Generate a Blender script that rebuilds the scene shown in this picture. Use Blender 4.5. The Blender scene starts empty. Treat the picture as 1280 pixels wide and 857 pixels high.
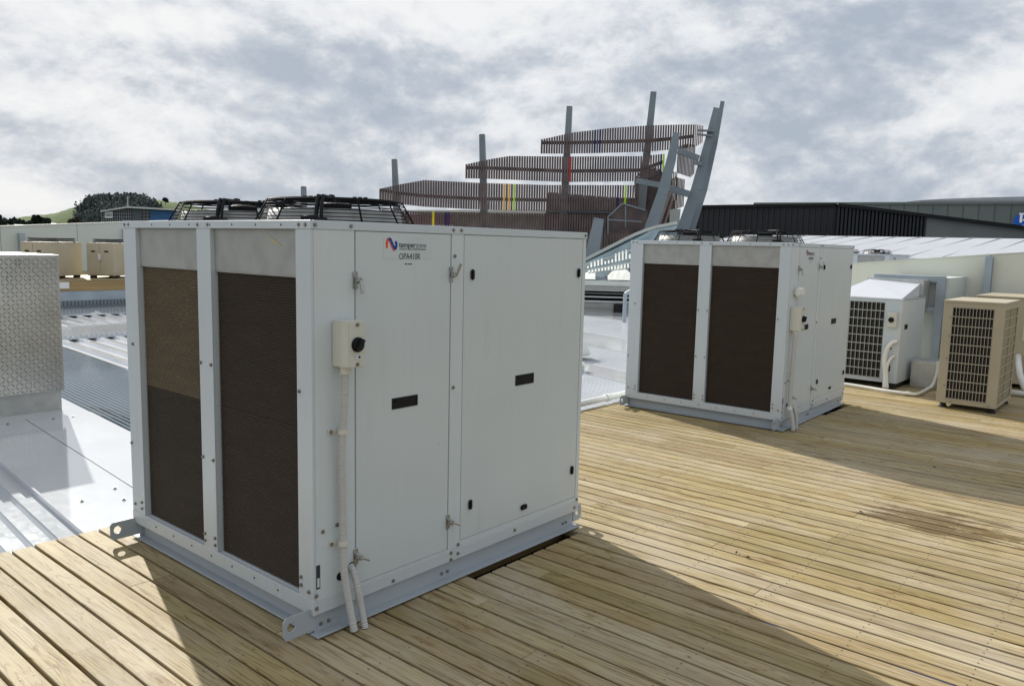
import bpy, bmesh, math, random
from mathutils import Vector, Matrix
R = math.radians
random.seed(7)
C = bpy.context.scene.collection
scene = bpy.context.scene

# ------------------------------------------------------------------ camera numbers
F = 993.8
CAM = Vector((-1.89609, -2.67731, 1.66589))
FW = Vector((0.75559863, 0.64371746, -0.12123756)).normalized()
RT = Vector((0.65040021, -0.75926823, 0.02216547)).normalized()
UP = RT.cross(FW).normalized()
def ray(px, py): return FW + RT * ((px - 640) / F) - UP * ((py - 428.5) / F)
def at(px, py, D):
    d = ray(px, py); return CAM + d * (D / math.hypot(d.x, d.y))
def on_plane(px, py, p0, n):
    d = ray(px, py); return CAM + d * ((p0 - CAM).dot(n) / d.dot(n))

# ------------------------------------------------------------------ tagging
def tag(o, label=None, cat=None, group=None, kind=None):
    if label: o['label'] = label
    if cat: o['category'] = cat
    if group: o['group'] = group
    if kind: o['kind'] = kind
    return o
def empty(name, loc=(0, 0, 0), rz=0, label=None, cat=None, group=None):
    o = bpy.data.objects.new(name, None); C.objects.link(o)
    o.location = loc; o.rotation_euler = (0, 0, rz)
    return tag(o, label, cat, group)
def copy_tree(o, parent=None):
    c = o.copy(); C.objects.link(c); c.parent = parent
    for ch in list(o.children): copy_tree(ch, c)
    return c

# ------------------------------------------------------------------ mesh builder
class MB:
    def __init__(s): s.v = []; s.f = []
    def add(s, vs, fs):
        k = len(s.v); s.v += [tuple(p) for p in vs]; s.f += [tuple(i + k for i in f) for f in fs]; return s
    def box(s, a, b, M=None):
        x0, y0, z0 = a; x1, y1, z1 = b
        vs = [(x0,y0,z0),(x1,y0,z0),(x1,y1,z0),(x0,y1,z0),(x0,y0,z1),(x1,y0,z1),(x1,y1,z1),(x0,y1,z1)]
        if M is not None: vs = [M @ Vector(p) for p in vs]
        return s.add(vs, [(0,3,2,1),(4,5,6,7),(0,1,5,4),(1,2,6,5),(2,3,7,6),(3,0,4,7)])
    def prism(s, pts, d):           # pts list of 3d points (planar), extruded by vector d
        n = len(pts); pts = [Vector(p) for p in pts]; d = Vector(d)
        vs = pts + [p + d for p in pts]
        fs = [tuple(range(n))[::-1], tuple(range(n, 2 * n))] + [(i, (i + 1) % n, n + (i + 1) % n, n + i) for i in range(n)]
        return s.add(vs, fs)
    def tube(s, pts, r, n=8, cap=True):
        pts = [Vector(p) for p in pts]; m = len(pts)
        rs = r if isinstance(r, (list, tuple)) else [r] * m
        vs = []; ref = None
        for i, p in enumerate(pts):
            t = (pts[min(i + 1, m - 1)] - pts[max(i - 1, 0)]).normalized()
            if ref is None: ref = Vector((0, 0, 1)) if abs(t.z) < .9 else Vector((1, 0, 0))
            a = (ref - t * ref.dot(t)).normalized(); ref = a; b = t.cross(a)
            for k in range(n):
                th = 2 * math.pi * k / n
                vs.append(p + (a * math.cos(th) + b * math.sin(th)) * rs[i])
        fs = [(i * n + k, i * n + (k + 1) % n, (i + 1) * n + (k + 1) % n, (i + 1) * n + k) for i in range(m - 1) for k in range(n)]
        if cap: fs += [tuple(range(n))[::-1], tuple(range((m - 1) * n, m * n))]
        return s.add(vs, fs)
    def ring(s, c, Rr, r, n=40, m=5, a0=0, a1=2 * math.pi):
        c = Vector(c); full = a1 - a0 > 6.28
        vs = []; cnt = n if full else n + 1
        for i in range(cnt):
            t = a0 + (a1 - a0) * i / n
            for k in range(m):
                q = 2 * math.pi * k / m; rr = Rr + r * math.cos(q)
                vs.append((c.x + rr * math.cos(t), c.y + rr * math.sin(t), c.z + r * math.sin(q)))
        fs = []
        for i in range(n):
            j = (i + 1) % cnt
            for k in range(m): fs.append((i*m+k, j*m+k, j*m+(k+1)%m, i*m+(k+1)%m))
        return s.add(vs, fs)
    def bar(s, p, q, w, d, up=(0, 0, 1)):   # rectangular bar between p and q, width w, depth d
        p = Vector(p); q = Vector(q); t = (q - p).normalized(); up = Vector(up)
        a = t.cross(up).normalized(); b = a.cross(t)
        w2 = w if isinstance(w, tuple) else (w, w); d2 = d if isinstance(d, tuple) else (d, d)
        vs = []
        for e, ww, dd in ((p, w2[0], d2[0]), (q, w2[1], d2[1])):
            vs += [e + a*ww/2 + b*dd/2, e - a*ww/2 + b*dd/2, e - a*ww/2 - b*dd/2, e + a*ww/2 - b*dd/2]
        return s.add(vs, [(0,1,2,3),(7,6,5,4),(0,4,5,1),(1,5,6,2),(2,6,7,3),(3,7,4,0)])
    def build(s, name, m, parent=None, bevel=0, smooth=False, loc=None, segs=1):
        me = bpy.data.meshes.new(name); me.from_pydata(s.v, [], s.f)
        bm = bmesh.new(); bm.from_mesh(me)
        bmesh.ops.recalc_face_normals(bm, faces=bm.faces)
        if bevel:
            es = [e for e in bm.edges if len(e.link_faces) == 2 and e.calc_face_angle(0) > .5]
            bmesh.ops.bevel(bm, geom=es, offset=bevel, segments=segs, affect='EDGES', clamp_overlap=True)
        bm.to_mesh(me); bm.free()
        if smooth:
            for p in me.polygons: p.use_smooth = True
        me.materials.append(m)
        o = bpy.data.objects.new(name, me); C.objects.link(o); o.parent = parent
        if loc: o.location = loc
        return o

# ------------------------------------------------------------------ materials
def nodes(name):
    m = bpy.data.materials.new(name); m.use_nodes = True
    nt = m.node_tree; b = nt.nodes['Principled BSDF']; return m, nt, b
def N(nt, t, **kw):
    n = nt.nodes.new(t)
    for k, v in kw.items():
        if k in n.inputs: n.inputs[k].default_value = v
        else: setattr(n, k, v)
    return n
def ramp(nt, fac, stops):
    r = nt.nodes.new('ShaderNodeValToRGB'); cr = r.color_ramp
    while len(cr.elements) < len(stops): cr.elements.new(.5)
    for e, (p, c) in zip(cr.elements, stops):
        e.position = p; e.color = (*c, 1) if len(c) == 3 else c
    nt.links.new(fac, r.inputs[0]); return r.outputs[0]
def g3(v): return (v, v, v)
def mix(nt, fac, a, b, mode='MIX'):
    n = nt.nodes.new('ShaderNodeMix'); n.data_type = 'RGBA'; n.blend_type = mode
    for s, v in ((n.inputs['Factor'], fac), (n.inputs['A'], a), (n.inputs['B'], b)):
        if isinstance(v, (int, float)): s.default_value = v
        elif isinstance(v, tuple): s.default_value = (*v, 1)
        else: nt.links.new(v, s)
    return n.outputs['Result']
def mapping(nt, scale=(1, 1, 1), src='Object', add=None):
    tc = nt.nodes.new('ShaderNodeTexCoord'); mp = nt.nodes.new('ShaderNodeMapping')
    mp.inputs['Scale'].default_value = scale; nt.links.new(tc.outputs[src], mp.inputs['Vector'])
    if add is not None: nt.links.new(add, mp.inputs['Location'])
    return mp.outputs[0]
def noise(nt, vec, sc, det=4, rough=.55, dist=0):
    n = N(nt, 'ShaderNodeTexNoise', Scale=sc, Detail=det, Roughness=rough, Distortion=dist)
    nt.links.new(vec, n.inputs['Vector']); return n.outputs['Fac']
def bump(nt, b, h, st, dist=.01, prev=None):
    n = N(nt, 'ShaderNodeBump', Strength=st, Distance=dist); nt.links.new(h, n.inputs['Height'])
    if prev is not None: nt.links.new(prev, n.inputs['Normal'])
    nt.links.new(n.outputs[0], b.inputs['Normal']); return n.outputs[0]
def simple(name, col, rough=.5, metal=0, var=.08, sc=3, bmp=0, bsc=200, dirt=0, spec=.4, scale=(1,1,1)):
    m, nt, b = nodes(name); v = mapping(nt, scale)
    f = noise(nt, v, sc, 5)
    lo = tuple(max(0, c * (1 - var)) for c in col); hi = tuple(min(1, c * (1 + var)) for c in col)
    c = ramp(nt, f, [(.3, lo), (.7, hi)])
    if dirt:
        d = noise(nt, v, sc * 4, 6, .65)
        c = mix(nt, ramp(nt, d, [(.56, g3(0)), (.75, g3(dirt))]), c, tuple(x * .55 for x in col))
    nt.links.new(c, b.inputs['Base Color'])
    r = N(nt, 'ShaderNodeMapRange'); r.inputs['To Min'].default_value = max(.03, rough - .08); r.inputs['To Max'].default_value = min(1, rough + .08)
    nt.links.new(f, r.inputs['Value']); nt.links.new(r.outputs[0], b.inputs['Roughness'])
    b.inputs['Metallic'].default_value = metal; b.inputs['Specular IOR Level'].default_value = spec
    if bmp: bump(nt, b, noise(nt, v, bsc, 2), bmp, .002)
    return m

M = {}
def sheet(name, col, rough, dirt=.35):
    m, nt, b = nodes(name); v = mapping(nt)
    f = noise(nt, v, 1.3, 5); c = ramp(nt, f, [(.3, tuple(x * .965 for x in col)), (.7, tuple(x * 1.03 for x in col))])
    st = noise(nt, mapping(nt, (14, 14, .9)), 1.6, 6, .65)       # rain streaks
    ms = noise(nt, v, 2.2, 4)
    mm_ = N(nt, 'ShaderNodeMath', operation='MULTIPLY'); nt.links.new(ramp(nt, st, [(.52, g3(0)), (.72, g3(1))]), mm_.inputs[0]); nt.links.new(ramp(nt, ms, [(.4, g3(0)), (.65, g3(1))]), mm_.inputs[1])
    m2 = N(nt, 'ShaderNodeMath', operation='MULTIPLY'); nt.links.new(mm_.outputs[0], m2.inputs[0]); m2.inputs[1].default_value = dirt
    c = mix(nt, m2.outputs[0], c, (.33, .32, .27))
    sp = noise(nt, v, 55, 3, .6)
    c = mix(nt, ramp(nt, sp, [(.70, g3(0)), (.76, g3(dirt * .9))]), c, (.25, .23, .19))
    # dusty lower edge
    tc = nt.nodes.new('ShaderNodeTexCoord'); se = nt.nodes.new('ShaderNodeSeparateXYZ'); nt.links.new(tc.outputs['Object'], se.inputs[0])
    ad = N(nt, 'ShaderNodeMath', operation='MULTIPLY_ADD'); nt.links.new(f, ad.inputs[0]); ad.inputs[1].default_value = -.35; nt.links.new(se.outputs[2], ad.inputs[2])
    c = mix(nt, ramp(nt, ad.outputs[0], [(.0, g3(dirt * .55)), (.22, g3(0))]), c, (.36, .34, .28))
    nt.links.new(c, b.inputs['Base Color'])
    nt.links.new(ramp(nt, ms, [(.3, g3(rough - .05)), (.7, g3(rough + .1))]), b.inputs['Roughness']); b.inputs['Specular IOR Level'].default_value = .5
    p = bump(nt, b, noise(nt, mapping(nt, (1, 1, .7)), 2.6, 1, .3), .55, .012)
    bump(nt, b, noise(nt, v, 320, 2), .08, .002, p)
    return m
M['paint'] = sheet('grey_white_paint', (.575, .63, .65), .34, .17)
M['paint_post'] = sheet('blue_white_paint', (.52, .575, .615), .36, .25)
M['base'] = simple('base_paint', (.36, .40, .43), .42, 0, .05, 3, .05, 200, .1)
M['door'] = sheet('door_paint', (.55, .605, .62), .32, .17)
M['galv'] = simple('galvanised', (.50, .51, .51), .38, .75, .12, 9, .06, 150, .1)
M['latch'] = simple('latch_steel', (.46, .46, .45), .28, .95)
M['galv_dull'] = simple('dull_galvanised', (.36, .365, .35), .5, .35, .10, 12, .08, 150, .12)
M['galv_blue'] = simple('blue_steel', (.36, .42, .47), .5, .3, .14, 3, .06, 150, .1)
M['dark'] = simple('dark_inside', (.012, .012, .012), .8)
M['black'] = simple('black_plastic', (.008, .008, .010), .6, spec=.25)
M['wire'] = simple('black_wire', (.012, .013, .016), .7, spec=.1)
M['ivory'] = simple('ivory_plastic', (.58, .575, .51), .4, 0, .03)
M['white_pl'] = simple('white_plastic', (.74, .74, .71), .38, 0, .04)
M['conduit'] = simple('grey_conduit', (.47, .47, .45), .45, 0, .06)
M['tan'] = simple('tan_paint', (.44, .385, .275), .42, 0, .05, 3, .06, 300, .05)
M['tan_light'] = simple('tan_mesh', (.30, .265, .175), .5, 0, .06)
M['fin_dark'] = simple('dark_fins', (.030, .026, .018), .6)
M['grille'] = simple('grille_wire', (.40, .41, .40), .45, 0, .05)
M['grille_tan'] = simple('tan_grille_wire', (.38, .34, .275), .45, 0, .05)
M['screw'] = simple('screw_steel', (.30, .29, .26), .35, .8)
M['red'] = simple('red_orange', (.75, .09, .03), .4)
M['blue'] = simple('deep_blue', (.01, .07, .38), .4)
M['ink'] = simple('ink', (.03, .035, .045), .5)
M['pale_ink'] = simple('pale_ink', (.13, .14, .15), .5)
M['sticker'] = simple('sticker_film', (.55, .605, .625), .36)
M['rubber'] = simple('rubber', (.015, .014, .013), .8)
M['wood_beam'] = simple('timber_beam', (.34, .23, .10), .7, 0, .2, 3, .2, 60, .2, scale=(.3, 3, 3))
M['cream_wall'] = simple('cream_wall_panel', (.66, .67, .585), .55, 0, .03, .8, .03, 90, .08)
M['wall_green'] = simple('pale_wall_panel', (.58, .63, .60), .55, 0, .03, .8, .03, 90, .08)
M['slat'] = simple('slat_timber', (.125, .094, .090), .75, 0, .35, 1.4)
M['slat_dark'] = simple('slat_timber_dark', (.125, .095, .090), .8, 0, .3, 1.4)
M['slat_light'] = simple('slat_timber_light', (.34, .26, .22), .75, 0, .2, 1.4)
M['steel_beam'] = simple('steel_beam', (.20, .235, .26), .45, .2, .14, .7, 0, 60, .15)
M['yellow'] = simple('yellow_slat', (.75, .62, .02), .5)
M['amber'] = simple('amber_slat', (.75, .42, .08), .5)
M['lime'] = simple('lime_slat', (.42, .66, .03), .5)
M['navy'] = simple('navy_slat', (.012, .015, .09), .5)
M['red_slat'] = simple('red_slat', (.36, .025, .02), .5)
M['purple_slat'] = simple('purple_slat', (.05, .015, .09), .5)
M['white_wall'] = simple('white_wall', (.62, .64, .60), .6)
M['grey_block'] = simple('grey_block', (.33, .33, .31), .7, 0, .1, 2)

def coil_mat(name, base, gold, amt, pitch=.0105):
    m, nt, b = nodes(name); v = mapping(nt)
    w = N(nt, 'ShaderNodeTexWave', Scale=1 / .0035 / 6.2832 * 2, Distortion=0.0); w.bands_direction = 'Y'
    nt.links.new(v, w.inputs['Vector'])
    n1 = noise(nt, mapping(nt, (1, 1.2, 5)), 3.0, 6, .6)
    n2 = noise(nt, mapping(nt, (1, 9, 40)), 6, 3, .7)
    c = ramp(nt, n1, [(.35, base), (.7, tuple(x * 1.25 for x in base))])
    sp = ramp(nt, n2, [(.62, g3(0)), (.67, g3(amt))])
    c = mix(nt, sp, c, gold)
    c = mix(nt, .25, c, ramp(nt, w.outputs['Fac'], [(0, tuple(x * .3 for x in base)), (1, tuple(x * 1.4 for x in base))]))
    nt.links.new(c, b.inputs['Base Color']); b.inputs['Roughness'].default_value = .6; b.inputs['Metallic'].default_value = .1; b.inputs['Specular IOR Level'].default_value = .25
    return m
M['coil'] = coil_mat('coil_dark', (.046, .034, .024), (.30, .21, .11), .35)
M['coil_sun_tint'] = coil_mat('coil_painted_sun', (.125, .097, .058), (.62, .50, .30), .9)  # paler coil colour with the sunlight through the fins painted in

def deck_mat():
    m, nt, b = nodes('deck_timber')
    geo = nt.nodes.new('ShaderNodeNewGeometry'); rnd = geo.outputs['Random Per Island']
    comb = nt.nodes.new('ShaderNodeCombineXYZ')
    mul = N(nt, 'ShaderNodeMath', operation='MULTIPLY'); mul.inputs[1].default_value = 37.0; nt.links.new(rnd, mul.inputs[0])
    for k in range(3): nt.links.new(mul.outputs[0], comb.inputs[k])
    off = comb.outputs[0]
    base = ramp(nt, rnd, [(p_, tuple(v_ * k_ for v_, k_ in zip(c_, (.755, .725, .61)))) for p_, c_ in [(0, (.44, .355, .235)), (.13, (.62, .555, .42)), (.26, (.50, .42, .25)), (.40, (.56, .50, .385)), (.52, (.40, .34, .20)), (.64, (.65, .59, .47)), (.76, (.45, .37, .26)), (.88, (.57, .49, .335)), (1, (.48, .43, .345))]])
    # long grain
    v = mapping(nt, (26, .9, 26), add=off)
    gr = noise(nt, v, 1.6, 7, .62, 1.6)
    c = mix(nt, 1.0, base, ramp(nt, gr, [(.28, (.48, .41, .33)), (.46, (.86, .83, .78)), (.75, (1.10, 1.10, 1.10))]), 'MULTIPLY')
    # cathedral figure
    v2 = mapping(nt, (7, .32, 7), add=off)
    fg = noise(nt, v2, 2.2, 3, .5, 1.2)
    wv = N(nt, 'ShaderNodeMath', operation='MULTIPLY'); wv.inputs[1].default_value = 62; nt.links.new(fg, wv.inputs[0])
    sn = N(nt, 'ShaderNodeMath', operation='SINE'); nt.links.new(wv.outputs[0], sn.inputs[0])
    c = mix(nt, 1.0, c, ramp(nt, sn.outputs[0], [(0, (1, 1, 1)), (.6, (.97, .95, .92)), (1, (.66, .58, .47))]), 'MULTIPLY')
    # knots
    v3 = mapping(nt, (9.0, 1.7, 1), add=off)
    vo = N(nt, 'ShaderNodeTexVoronoi', Scale=1.0, Randomness=1.0); nt.links.new(v3, vo.inputs['Vector'])
    dd = noise(nt, mapping(nt, (30, 9, 30)), 1.5, 3)
    ad = N(nt, 'ShaderNodeMath', operation='MULTIPLY_ADD'); nt.links.new(dd, ad.inputs[0]); ad.inputs[1].default_value = .10; nt.links.new(vo.outputs['Distance'], ad.inputs[2])
    k1 = ramp(nt, ad.outputs[0], [(0, (.22, .15, .09)), (.075, (.30, .21, .13)), (.10, (.55, .45, .32)), (.125, (.42, .32, .20)), (.15, (.78, .70, .58)), (.19, (.68, .58, .45)), (.26, (1, 1, 1))])
    kc = N(nt, 'ShaderNodeSeparateColor'); nt.links.new(vo.outputs['Color'], kc.inputs[0])
    kz = ramp(nt, kc.outputs[0], [(.35, g3(0)), (.36, g3(.95))])
    kk = mix(nt, kz, (1, 1, 1), k1)
    c = mix(nt, 1.0, c, kk, 'MULTIPLY')
    # yellow-green treatment and grey weathering drifting over several boards
    w0 = mapping(nt, (1, .6, 1))
    pg = noise(nt, w0, 1.1, 5, .6)
    c = mix(nt, ramp(nt, pg, [(.5, g3(0)), (.66, g3(.5))]), c, mix(nt, 1.0, c, (.92, .86, .60), 'MULTIPLY'))
    pw = noise(nt, mapping(nt, (.9, .5, 1)), 1.7, 5, .65)
    c = mix(nt, ramp(nt, pw, [(.5, g3(0)), (.72, g3(.5))]), c, (.47, .42, .345))
    # scuffs, foot marks
    sc_ = noise(nt, mapping(nt, (1, 1, 1)), 5.5, 8, .72, 2.5)
    c = mix(nt, ramp(nt, sc_, [(.60, g3(0)), (.68, g3(.30))]), c, (.30, .21, .12))
    fine = noise(nt, mapping(nt, (1, 1, 1)), 38, 6, .7)
    c = mix(nt, ramp(nt, fine, [(.62, g3(0)), (.74, g3(.5))]), c, (.20, .15, .09))
    # damp stain on the right
    tc = nt.nodes.new('ShaderNodeTexCoord'); sub = N(nt, 'ShaderNodeVectorMath', operation='SUBTRACT')
    nt.links.new(tc.outputs['Object'], sub.inputs[0]); sub.inputs[1].default_value = (STAIN.x, STAIN.y, 0)
    mp = N(nt, 'ShaderNodeMapping'); mp.inputs['Scale'].default_value = (1.15, .62, 0); nt.links.new(sub.outputs[0], mp.inputs[0])
    ln = N(nt, 'ShaderNodeVectorMath', operation='LENGTH'); nt.links.new(mp.outputs[0], ln.inputs[0])
    sn2 = noise(nt, mapping(nt, (3.2, .45, 1)), 3.0, 6, .7)
    ad2 = N(nt, 'ShaderNodeMath', operation='MULTIPLY_ADD'); nt.links.new(sn2, ad2.inputs[0]); ad2.inputs[1].default_value = 1.5; nt.links.new(ln.outputs['Value'], ad2.inputs[2])
    c = mix(nt, ramp(nt, ad2.outputs[0], [(.95, g3(.9)), (1.2, g3(.5)), (1.6, g3(0))]), c, mix(nt, 1.0, c, (.36, .29, .20), 'MULTIPLY'))
    nt.links.new(c, b.inputs['Base Color'])
    b.inputs['Roughness'].default_value = .68; b.inputs['Specular IOR Level'].default_value = .22
    p = bump(nt, b, gr, .35, .003); 
    rv = N(nt, 'ShaderNodeTexWave', Scale=24.0, Distortion=.5); rv.bands_direction = 'X'; nt.links.new(mapping(nt), rv.inputs['Vector'])
    rm = N(nt, 'ShaderNodeMath', operation='MULTIPLY'); nt.links.new(rv.outputs['Fac'], rm.inputs[0])
    nt.links.new(ramp(nt, rnd, [(.33, g3(0)), (.34, g3(1)), (.48, g3(1)), (.49, g3(0))]), rm.inputs[1])
    bump(nt, b, rm.outputs[0], .25, .003, p)
    return m
_d = ray(1175, 655); STAIN = CAM + _d * (-CAM.z / _d.z)
M['deck'] = deck_mat()

def roof_mat(name, col, rough, metal, dirt=.25):
    m, nt, b = nodes(name); v = mapping(nt)
    f = noise(nt, v, 1.1, 6, .6); f2 = noise(nt, mapping(nt, (1, 1, 1)), 9, 6, .7)
    c = ramp(nt, f, [(.3, tuple(x * .93 for x in col)), (.7, tuple(min(1, x * 1.05) for x in col))])
    c = mix(nt, ramp(nt, f2, [(.58, g3(0)), (.75, g3(dirt))]), c, tuple(x * .7 for x in col))
    nt.links.new(c, b.inputs['Base Color']); b.inputs['Metallic'].default_value = metal; b.inputs['Specular IOR Level'].default_value = .25
    nt.links.new(ramp(nt, f2, [(.3, g3(rough * .75)), (.7, g3(rough * 1.25))]), b.inputs['Roughness'])
    bump(nt, b, noise(nt, v, 3.2, 2, .4), .10, .012)
    return m
M['roof'] = roof_mat('zinc_roof', (.66, .68, .71), .080, .34, .12)
M['roof_rib'] = roof_mat('zinc_rib_roof', (.60, .63, .665), .080, .38, .1)
M['roof_dark'] = roof_mat('blue_grey_corrugate', (.20, .25, .29), .08, .6, .1)
M['roof_white'] = roof_mat('white_roof', (.44, .465, .50), .6, .05, .05)
M['hood'] = roof_mat('bright_hood', (.60, .62, .66), .45, .1, .05)
M['checker'] = simple('checker_aluminium', (.38, .377, .36), .30, .85, .12, 2.2, .1, 80, .15)
M['terrain'] = simple('terrain', (.045, .06, .035), 1.0, spec=.02, metal=0, var=.4, sc=.01) if 1 else simple('terrain', (.045, .06, .035), 1.0, 0, .4, .01)
M['grass'] = simple('hill_grass', (.085, .125, .040), 1.0, 0, .4, .03, spec=.05)
M['forest'] = simple('pine_forest', (.095, .118, .112), .9, 0, .45, .05)  # base colour lightened to stand in for distance haze
M['tree_dark'] = simple('tree_dark', (.025, .035, .022), .9, 0, .4, .4)
M['tree_brown'] = simple('tree_brown', (.06, .05, .028), .9, 0, .4, .4)
M['black_clad'] = simple('black_cladding', (.011, .013, .017), .5, 0, .25, .5)
M['joint'] = simple('panel_joint_grey', (.075, .085, .083), .7)
M['warehouse'] = simple('warehouse_grey', (.105, .125, .12), .6, 0, .12, .25)
M['concrete'] = simple('concrete_wall', (.145, .155, .155), .7, 0, .14, .5)
M['blue_wall'] = simple('blue_wall', (.06, .20, .45), .5, 0, .06, .3)
M['glass_dark'] = simple('dark_glazing', (.018, .024, .034), .2, 0, .3, .3)
M['glass_roof'] = simple('glazed_roof', (.10, .15, .18), .12, 0, .3, 1)
M['frame_grey'] = simple('frame_grey', (.30, .32, .34), .5)
M['grey_pier'] = simple('grey_pier', (.10, .12, .14), .6)
M['sign_blue'] = simple('sign_blue', (.0, .085, .42), .35, 0, .02)
M['sign_white'] = simple('sign_white', (.80, .80, .80), .4, 0, .02)

def text(body, size, m, parent, name, mat4, bold=0, sx=1):
    cu = bpy.data.curves.new(name, 'FONT'); cu.body = body; cu.size = size; cu.offset = bold; cu.extrude = .0004
    cu.resolution_u = 3
    o = bpy.data.objects.new(name, cu); C.objects.link(o)
    dg = bpy.context.evaluated_depsgraph_get(); me = bpy.data.meshes.new_from_object(o.evaluated_get(dg))
    bpy.data.objects.remove(o); bpy.data.curves.remove(cu)
    me.transform(Matrix.Diagonal((sx, 1, 1, 1))); me.transform(mat4); me.materials.clear(); me.materials.append(m)
    r = bpy.data.objects.new(name, me); C.objects.link(r); r.parent = parent; return r
def face_matrix(o, ex, ey):      # text plane: x->ex, y->ey
    ex = Vector(ex).normalized(); ey = Vector(ey).normalized(); ez = ex.cross(ey)
    m = Matrix.Identity(4)
    for i in range(3): m[i][0] = ex[i]; m[i][1] = ey[i]; m[i][2] = ez[i]; m[i][3] = o[i]
    return m

# ================================================================== BIG CONDENSER
L, W, ZB, ZT = 1.673, 1.889, .102, 1.75
def screw_mesh():
    s = MB(); s.tube([(0, 0, 0), (0, 0, .0035)], .0085, 10).tube([(0, 0, .0035), (0, 0, .008)], .0060, 6)
    return s
_sc = None
def screw(parent, p, axis):
    global _sc
    if _sc is None:
        o = screw_mesh().build('screw', M['screw']); _sc = o.data; bpy.data.objects.remove(o)
    o = bpy.data.objects.new('screw', _sc); C.objects.link(o); o.parent = parent; o.location = p
    if axis == '-y': o.rotation_euler = (R(90), 0, 0)
    elif axis == '-x': o.rotation_euler = (0, R(-90), 0)
    return o

def fan(root, cy, cx=.45):
    zt = ZT
    sh = MB()
    n = 48
    for r0, r1, z0, z1 in ((.315, .302, zt, zt + .06),):
        vs = []
        for k in range(n):
            t = 2 * math.pi * k / n; c, s_ = math.cos(t), math.sin(t)
            vs += [(r0*c, r0*s_, z0), (r1*c, r1*s_, z1), (r1*c - .006*c, r1*s_ - .006*s_, z1), (r0*c*.97, r0*s_*.97, z0)]
        fs = []
        for k in range(n):
            a = 4 * k; b = 4 * ((k + 1) % n)
            for i in range(3): fs.append((a+i, b+i, b+i+1, a+i+1))
        sh.add(vs, fs)
    shroud = sh.build('fan', M['galv_dull'], root, smooth=True, loc=(cx, cy, 0))
    g = MB()
    def rad(z): return .362 - .05 * ((z - zt) / .105)
    for i in range(7):
        z = zt + .008 + i * .0155
        g.ring((0, 0, z), rad(z), (.0021 if i < 6 else .0038), 56, 5)
    for i in range(1, 17): g.ring((0, 0, zt + .107 + .0005 * i), .312 - i * .0145, .0022, 44, 4)
    for k in range(12):
        t = 2 * math.pi * (k + .35) / 12; c, s_ = math.cos(t), math.sin(t)
        g.tube([(.372*c, .372*s_, zt), (rad(zt+.1)*c, rad(zt+.1)*s_, zt + .103), (.07*c, .07*s_, zt + .113)], .0042, 6)
    g.build('fan_guard', M['wire'], shroud, smooth=True)
    mt = MB()
    mt.tube([(0, 0, zt + .015), (0, 0, zt + .03), (0, 0, zt + .092), (0, 0, zt + .10)], [.05, .075, .075, .055], 20)
    for k in range(4):   # finned motor mount
        t = math.pi / 4 + k * math.pi / 2; c, s_ = math.cos(t), math.sin(t)
        mt.bar((.07*c, .07*s_, zt + .11), (.16*c, .16*s_, zt + .11), .022, .02)
        for j in range(3): mt.box((-.007 + (.09+.025*j)*c, -.007 + (.09+.025*j)*s_, zt + .1), (.007 + (.09+.025*j)*c, .007 + (.09+.025*j)*s_, zt + .128))
    # bracket legs to the front edge of the cage
    for sx in (-1, 1):
        a = math.radians(222 + sx * 1.8); c, s_ = math.cos(a), math.sin(a)
        mt.tube([(.378*c, .378*s_, zt + .004), (.365*c, .365*s_, zt + .06), (.33*c, .33*s_, zt + .112), (.1*c, .1*s_, zt + .116)], .0075, 8)
    a = math.radians(222); c, s_ = math.cos(a), math.sin(a)
    mt.bar((.40*c, .40*s_, zt + .012), (.34*c, .34*s_, zt + .012), .06, .012)
    mt.tube([(.385*c - .05, .385*s_ + .05, zt + .014), (.385*c, .385*s_, zt + .02)], .010, 8)
    mt.build('fan_motor', M['black'], shroud, smooth=False)
    bl = MB()
    for k in range(5):
        t0 = k * 2 * math.pi / 5
        vs = []
        for i in range(5):
            rr = .07 + .052 * i
            for j, (da, dz) in enumerate(((-.30, .012), (.30, .05))):
                t = t0 + da * (.6 + .1 * i); vs.append((rr*math.cos(t), rr*math.sin(t), zt + dz))
        bl.add(vs, [(2*i, 2*i+1, 2*i+3, 2*i+2) for i in range(4)])
    bl.build('fan_blades', M['galv_blue'], shroud, smooth=True)
    return shroud

def conduit(parent, pts, r, m, name='conduit', ribbed=True, pitch=.0085):
    # resample the path densely (Catmull-Rom) and modulate the radius for corrugation
    P = [Vector(p) for p in pts]; P = [P[0]*2 - P[1]] + P + [P[-1]*2 - P[-2]]
    path = []
    for i in range(1, len(P) - 2):
        a, b, c, d = P[i-1:i+3]; n = max(2, int((c - b).length / .004 if ribbed else (c - b).length / .02))
        for k in range(n):
            t = k / n
            path.append(.5 * ((2*b) + (c - a)*t + (2*a - 5*b + 4*c - d)*t*t + (3*b - a - 3*c + d)*t**3))
    path.append(P[-2])
    rs = []; s = 0
    for i, p in enumerate(path):
        if i: s += (p - path[i-1]).length
        rs.append(r * (1 + (.075 * (1 if (s / pitch) % 1 < .5 else -1) if ribbed else 0)))
    return MB().tube(path, rs, 14).build(name, m, parent, smooth=not ribbed)

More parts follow.
